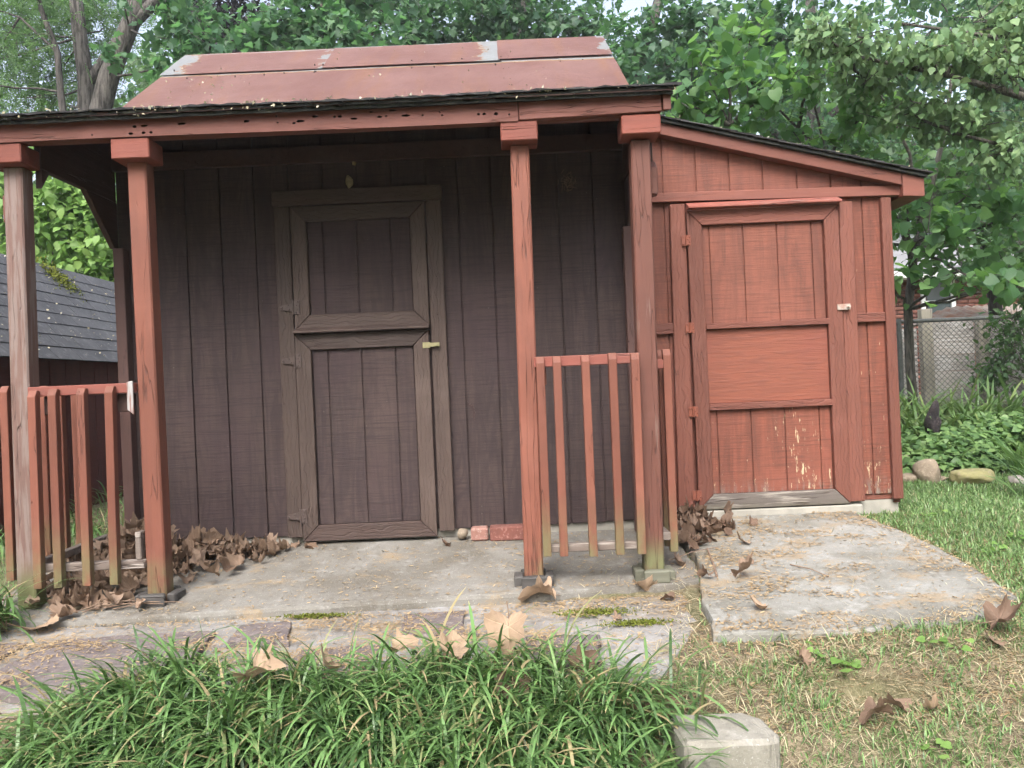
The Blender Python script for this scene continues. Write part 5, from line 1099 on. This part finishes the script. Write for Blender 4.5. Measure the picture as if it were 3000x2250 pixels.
# ------------------------------------------------------------------ fallen leaves
def dead_leaf_mesh(seed, nr=4, na=40, curl=1.0):
    r_ = np.random.default_rng(seed); th = np.linspace(0, 2 * np.pi, na, endpoint=False)
    w = lambda a, c, s: np.exp(-((np.angle(np.exp(1j * (a - c)))) / s) ** 2)
    R_ = .58 + .34 * w(th, 0, .3) + .26 * (w(th, .9, .27) + w(th, -.9, .27)) + .14 * (w(th, 1.75, .3) + w(th, -1.75, .3)) - .38 * w(th, np.pi, .5)
    R_ = R_ * (1 + .06 * np.sin(th * 23 + seed) + .05 * r_.normal(size=na))
    fr_ = np.linspace(0, 1, nr + 1)[1:]; v = [(0, 0, 0)]; uvs = [(.5, .5)]
    k1, k2, k3, ph = r_.uniform(.2, .9) * curl, r_.uniform(-.6, .8) * curl, r_.uniform(.2, .7) * curl, r_.uniform(0, 6.28)
    for q in fr_:
        for a, rr_ in zip(th, R_):
            r0 = rr_ * q; x, y = r0 * math.sin(a), r0 * math.cos(a)
            z = k1 * abs(x) + k2 * y * abs(y) + k3 * r0 ** 2 * math.sin(2 * a + ph) + .07 * curl * math.sin(5 * a + ph) * q ** 2 + .35 * curl * max(0, r0 - .55) ** 1.5 + .05 * curl * math.sin(8 * x + ph) * math.sin(9.5 * y + 2 * ph) * q
            x *= 1 - .3 * min(1, k1) * abs(x); v.append((x, y, z)); uvs.append((.5 + r0 * math.sin(a) * .45, .5 + r0 * math.cos(a) * .45))
    f = [(0, 1 + i, 1 + (i + 1) % na) for i in range(na)]
    for j in range(nr - 1):
        for i in range(na):
            a0, a1, b0, b1 = 1 + j * na + i, 1 + j * na + (i + 1) % na, 1 + (j + 1) * na + i, 1 + (j + 1) * na + (i + 1) % na
            f += [(a0, b0, b1), (a0, b1, a1)]
    return np.array(v), np.array(f), np.array(uvs)
big = [dead_leaf_mesh(s, 5, 48, (.8, 1.2, 1.5, 1.1, .6, 1.4)[s]) for s in range(6)]
def loose_leaf(x, y, z, size, mat, label, yaw, tilt, var, roll=0.0, group=None, stem=True):
    v, f, uvs = big[var]; me_v = v * size
    o = npmesh('fallen_leaf', me_v, f, mat, None, (0, 0, 0), uvs, True)
    o.rotation_euler = (tilt, roll, yaw)
    Rm = np.array(o.rotation_euler.to_matrix()); low = (me_v @ Rm.T)[:, 2].min(); o.location = (x, y, float(surf(x, y)) + z - low + .002)
    tag(o, label, 'leaf', group or 'loose fallen leaves')
    if stem:
        s = MB().tube([(0, 0, 0), (0, -.35 * size, -.03 * size), (.05 * size, -.75 * size, .02 * size)], [.016 * size + .0008, .012 * size + .0006, .012 * size + .0006], 5)
        p = s.build('leaf_stem', 'twig', None, (0, 0, 0)); p.parent = o; p.location = (0, 0, 0)
    return o
LV = [
 (-2.13, 3.42, .0, .12, 'dead_pale', 'large tan leaf draped over the left end of the porch slab', 2.4, -.5, 0, .25), (-2.33, 3.4, .0, .06, 'dead_dark', 'small brown leaf in the liriope left of the large tan leaf', .6, .2, 1, 0),
 (.1, 3.49, .0, .12, 'dead_pale', 'large crumpled leaf leaning on the plinth of the post left of the right railing', 1.9, .28, 2, .12), (.575, 3.55, .0, .085, 'dead_pale', 'curled leaf against the plinth of the rightmost porch post', 2.6, .8, 3, .2),
 (.67, 3.44, .0, .05, 'dead_dark', 'flat leaf just below the right end of the porch slab', 1.4, .1, 4, 0), (1.01, 3.47, .0, .09, 'dead', 'twisted brown leaf standing out on the side slab', 4.0, .35, 5, .3),
 (.85, 3.47, .0, .05, 'dead_dark', 'small dark curled leaf left of the twisted leaf on the side slab', 1.0, .3, 2, .4), (.97, 3.09, .0, .055, 'dead_pale', 'pale flat leaf near the front corner of the side slab', 1.57, .05, 1, 0),
 (-.05, 2.68, .07, .12, 'dead_pale', 'biggest tan leaf standing upright on the liriope crest', 2.9, -.95, 4, .12), (-.04, 2.5, .08, .09, 'dead_dark', 'darker brown leaf hanging below the biggest tan leaf', 3.3, -1.05, 0, -.2),
 (-.25, 2.62, .11, .075, 'dead_pale', 'folded pale leaf on the liriope left of the biggest tan leaf', .2, .5, 5, .3), (-.88, 2.52, .14, .11, 'dead_pale', 'long tan leaf lying across the left part of the liriope', 4.5, .45, 3, .2),
 (-.66, 2.6, .12, .065, 'dead_pale', 'small tan leaf between the long tan leaf and the folded pale leaf', 1.9, .4, 1, 0), (-.43, 2.66, .11, .07, 'dead_pale', 'tan leaf tucked behind the liriope crest', 5.2, .6, 2, 0),
 (.2, 2.6, .06, .075, 'dead_dark', 'dark pointed leaf in the thin liriope right of the crest', 5.4, .9, 3, .5), (1.76, 2.82, .01, .105, 'dead_dark', 'big brown leaf on the lawn at the right edge below the slab', 4.4, .25, 5, .25),
 (1.69, 2.73, .01, .055, 'dead', 'smaller leaf under the big brown leaf at the right edge', 1.3, .15, 0, 0), (1.21, 2.48, .01, .07, 'dead', 'brown leaf beside the hollow in the bank', .9, .3, 4, .2),
 (1.11, 2.42, .01, .075, 'dead_dark', 'lowest dark leaf on the bank right of the concrete block', 2.2, .25, 2, .3), (1.3, 2.45, .01, .045, 'dead_pale', 'small pale leaf right of the lowest dark leaf', 3.2, .3, 1, 0),
 (.97, 2.65, .01, .045, 'dead', 'small folded leaf on the dry thatch above the concrete block', .4, .6, 5, .4), (.79, 3.78, .0, .06, 'dead', 'broad leaf tucked behind the rightmost porch post', 1.2, .4, 1, .2),
 (1.32, 4.33, .0, .05, 'dead_dark', 'upright curled leaf apart from the pile by the lean-to door', .2, .9, 3, .5), (1.18, 3.99, .0, .055, 'dead_pale', 'yellowish leaf in the middle of the side slab', 1.7, .2, 0, .1),
 (1.09, 3.69, .0, .055, 'dead', 'leaf lying between the yellowish and the twisted leaf on the side slab', 3.7, .25, 4, .1), (-.4, 4.26, .0, .045, 'dead_dark', 'single dark leaf on the porch floor below the door', 1.6, .15, 1, .2),
 (-1.7, 3.98, .0, .035, 'dead_pale', 'small orange tan leaf on the porch floor beside the second post', .7, .6, 2, 0), (.4, 3.2, .0, .03, 'dead', 'tiny leaf on the mossy patch of the path', .3, .1, 0, 0),
 (.0, 2.6, .05, .045, 'dead_pale', 'small pale leaf behind the darker hanging leaf', 2.0, .7, 5, .2), (.36, 2.45, .04, .06, 'dead', 'brown leaf deep in the sprigs left of the concrete block', 2.0, .4, 3, .2), (.46, 2.5, .03, .055, 'dead_dark', 'dark leaf just left of the concrete block', 4.0, .5, 4, .2)]
for i, (x, y, z, s, mt, lab, yaw, ti, var, ro) in enumerate(LV): loose_leaf(x, y, z, s, mt, lab, yaw, ti, var, ro)
small = [dead_leaf_mesh(40 + s, 2, 22, 1.5) for s in range(5)]
def pile(name, label, spots, mat):
    V, F, U = [], [], []; k = 0
    for (x, y, sx, sy, h, n, z0) in spots:
        for _ in range(n):
            a = rnd.gauss(0, .5), rnd.gauss(0, .5); px_, py_ = x + a[0] * sx, y + a[1] * sy
            hh = h * math.exp(-(a[0] ** 2 + a[1] ** 2) * 2.4) * rnd.random() ** .6; s = rnd.uniform(.035, .075)
            e = Matrix.Rotation(rnd.uniform(0, 6.28), 3, 'Z') @ Matrix.Rotation(rnd.gauss(0, .45), 3, 'X') @ Matrix.Rotation(rnd.gauss(0, .4), 3, 'Y')
            v, f, u = small[rnd.randrange(5)]; v = (v * s) @ np.array(e).T; v[:, 2] += max(0, -(v[:, 2].min() + hh)) + .003
            V.append(v + np.array([px_, py_, z0 + hh])); F.append(f + k); U.append(u); k += len(v)
    return tag(npmesh(name, np.concatenate(V), np.concatenate(F), mat, None, (spots[0][0], spots[0][1], 0), np.concatenate(U), True), label, 'leaf pile', kind='stuff')
pile('leaf_pile', 'heap of dry brown leaves behind the left railing and along the porch wall', [(-2.1, 4.2, .34, .3, .2, 270, .01), (-1.76, 4.22, .32, .24, .13, 190, .01), (-1.52, 4.3, .26, .08, .04, 60, .02), (-2.1, 3.9, .3, .25, .1, 110, -.03), (-2.05, 3.64, .24, .12, .04, 50, -.055)], 'dead')
pile('leaf_pile', 'drift of dark brown leaves against the lean-to hinge post', [(.97, 4.44, .18, .14, .08, 80, .05), (1.05, 4.3, .2, .16, .03, 34, .04), (.93, 4.08, .1, .16, .03, 16, .02)], 'dead_dark')

# ------------------------------------------------------------------ small things on the ground and on the wall
def at_ground(x, y): return float(gz(x, y))
cb = MB()     # foreground curb block with chamfered corner
top_z = -.14
outl = [(.44, 2.385), (.45, 2.19), (.70, 2.185), (.735, 2.215), (.725, 2.33), (.675, 2.39)]
cb.prism([(x, y) for x, y in outl], 'z', -.55, top_z); cb = cb.build('concrete_block', 'block', bevel=.014)
bm = bmesh.new(); bm.from_mesh(cb.data); bmesh.ops.triangulate(bm, faces=bm.faces); bmesh.ops.subdivide_edges(bm, edges=bm.edges, cuts=4, use_grid_fill=True)
for v_ in bm.verts:
    q = v_.co; nz = .5 * (math.sin(q.x * 61 + q.z * 47) * math.sin(q.y * 53 + 1.3) + math.sin(q.x * 131 + q.y * 117) * math.sin(q.z * 139 + .4))
    v_.co = q + Vector((q.x, q.y, 0)).normalized() * (.003 * nz + rnd.uniform(-.0015, .0015)) + Vector((0, 0, .0025 * nz + rnd.uniform(-.001, .001)))
bm.to_mesh(cb.data); bm.free()
tag(cb, 'pale concrete curb block with clipped corner in the foreground', 'concrete block')
tag(box('brick', 'red_brick', None, -.162, .03, 4.315, 4.41, .028, .106, .006), 'whole red brick lying against the wall base', 'brick')
b_ = box('brick', 'pale_brick', None, -.27, -.172, 4.32, 4.41, .032, .104, .009); tag(b_, 'pale broken brick between the round stone and the red brick', 'brick')
lump('rock', 'rock', None, (-.322, 4.37, .068), (.04, .035, .034), 77, 3, .1, 'small round stone beside the broken brick at the door', 'rock')
def twig(label, pts, r=.004):
    m = MB(); m.tube(pts, [r * (1 - .5 * i / len(pts)) for i in range(len(pts))], 6); o = m.build('twig', 'twig'); tag(o, label, 'twig', 'fallen twigs')
for i in range(7):
    a = rnd.uniform(.0, .5); x = -1.98 + rnd.uniform(-.2, .1); y = 3.5 + rnd.uniform(0, .1); L_ = rnd.uniform(.15, .34)
    twig('thin dry stalk in the bundle under the left railing', [(x, y, -.05), (x + L_ * .5 * math.cos(a), y + L_ * .5 * math.sin(a), -.03 + rnd.uniform(0, .015)), (x + L_ * math.cos(a), y + L_ * math.sin(a), -.04)], .003)
twig('pale forked stick on the litter right of the rightmost post', [(.9, 3.5, -.008), (.93, 3.68, .008), (.96, 3.9, .03)], .006)
twig('thin twig lying on the middle of the side slab', [(1.28, 3.62, .0), (1.34, 3.52, .0), (1.38, 3.42, -.012)], .003)
twig('long thin stem running left from the pale stick', [(.74, 3.8, .0), (.87, 3.84, .03), (1.02, 3.92, .03)], .003)
nest = lump('wasp_nest', 'mud', None, (-.892, WY - .016, 2.115), (.022, .018, .04), 9, 4, .25, 'yellowish mud nest on the wall above the door', 'nest')
lump('wasp_nest', 'mud', None, (-.855, WY - .01, 2.24), (.014, .01, .02), 12, 3, .3, 'smaller crumb of mud high above the door', 'nest')
nb = MB()
for _ in range(70):
    x_, z_ = .376 + rnd.gauss(0, .02), 2.06 + rnd.gauss(0, .025); a = rnd.uniform(0, 6.28); l_ = rnd.uniform(.008, .03); nb.tube([(x_, WY - .004 - rnd.uniform(0, .012), z_), (x_ + l_ * math.cos(a), WY - .004 - rnd.uniform(0, .014), z_ + l_ * math.sin(a))], .0014, 3, False)
nb.build('old_nest', 'twig'); tag(bpy.data.objects['old_nest'], 'scruffy remains of a straw nest stuck high on the wall right of the door', 'nest')
sc = MB(); sc.prism([(-.262, .82), (-.245, .805), (-.226, .79), (-.219, .76), (-.223, .735), (-.226, .70), (-.234, .735), (-.233, .765), (-.245, .79), (-.262, .803)], 'y', WY - .005, WY + .0005)  # flat dark brown mark on the wall, built as a thin raised shape
tag(sc.build('wall_mark', 'scar'), 'dark brown curled mark on the wall right of the door', 'bark')
# broadleaf weeds in the thatch
for i, (x, y, k, s, lab) in enumerate([(1.02, 2.68, 6, .03, 'light green broadleaf weed above the hollow'), (1.1, 2.62, 5, .035, 'blue green broadleaf weed beside the hollow'), (1.5, 2.7, 6, .028, 'small weed left of the big brown leaf on the lawn'), (1.25, 2.32, 7, .032, 'weed at the bottom of the bank near the right'),
                                      (2.3, 3.7, 8, .03, 'clover like weed beside the side slab'), (2.4, 4.4, 8, .03, 'bright weed at the foot of the lean-to corner'), (1.62, 2.5, 6, .028, 'pale weed low on the right bank'), (2.55, 3.9, 9, .032, 'yellow green weed patch in the lush lawn')]):
    a_ = rng.uniform(0, 6.28, k); P = np.stack([x + rng.normal(size=k) * .03, y + rng.normal(size=k) * .03, at_ground(x, y) + rng.uniform(.015, .05, k)], -1)
    v, f = scatter(*LEAF['heart'], P, frames(np.stack([np.cos(a_), np.sin(a_), np.zeros(k)], -1), rng.normal(size=(k, 3)) * .25 + [0, -.3, 1]), rng.uniform(.7, 1.2, k) * s)
    m = MB()
    for p in P: m.tube([(x, y, at_ground(x, y) - .005), tuple(p)], .0012, 3, False)
    t = empty('weed_plant', (x, y, at_ground(x, y)), lab, 'weed'); npmesh('foliage', v, f, 'lf_bush', t, (x, y, at_ground(x, y))); m.build('stems', 'lf_cover', t)
# cushions of moss on the path
for i, (x, y, sx, sy, lab) in enumerate([(.33, 3.3, .16, .05, 'bright moss patch on the path below the right railing'), (.47, 3.13, .12, .03, 'smaller moss patch nearer the camera on the path'), (-.93, 3.44, .15, .02, 'dull moss strip along the slab edge below the door')]):
    k = 900; a0 = rng.normal(size=(k, 2)) * [sx * .5, sy * .55]; P = np.stack([x + a0[:, 0], y + a0[:, 1], surf(x + a0[:, 0], y + a0[:, 1]) + rng.uniform(.001, .009, k)], -1)
    v, f = scatter(*LEAF['ovate'], P, frames(rng.normal(size=(k, 3)) * [1, 1, .5] + [0, 0, .5], rng.normal(size=(k, 3)) + [0, 0, .5]), rng.uniform(.006, .014, k))
    tag(npmesh('moss_patch', v, f, 'moss', None, (x, y, -.1)), lab, 'moss', kind='stuff')

# ------------------------------------------------------------------ humid air over the whole garden
hz = MB().box(-64, 64, -49, 64, -2.2, 17.5).build('haze', 'earth')
hz.data.materials.clear(); hm = bpy.data.materials.new('humid_air'); hm.use_nodes = True; hz.data.materials.append(hm)
hm.node_tree.nodes.remove(hm.node_tree.nodes['Principled BSDF'])
pv = hm.node_tree.nodes.new('ShaderNodeVolumePrincipled'); pv.inputs['Color'].default_value = (0.86, 0.93, 1.0, 1); pv.inputs['Density'].default_value = HAZE
hm.node_tree.links.new(pv.outputs[0], hm.node_tree.nodes['Material Output'].inputs['Volume'])
tag(hz, 'thin pale humid haze filling the air of the garden', 'haze', kind='stuff')
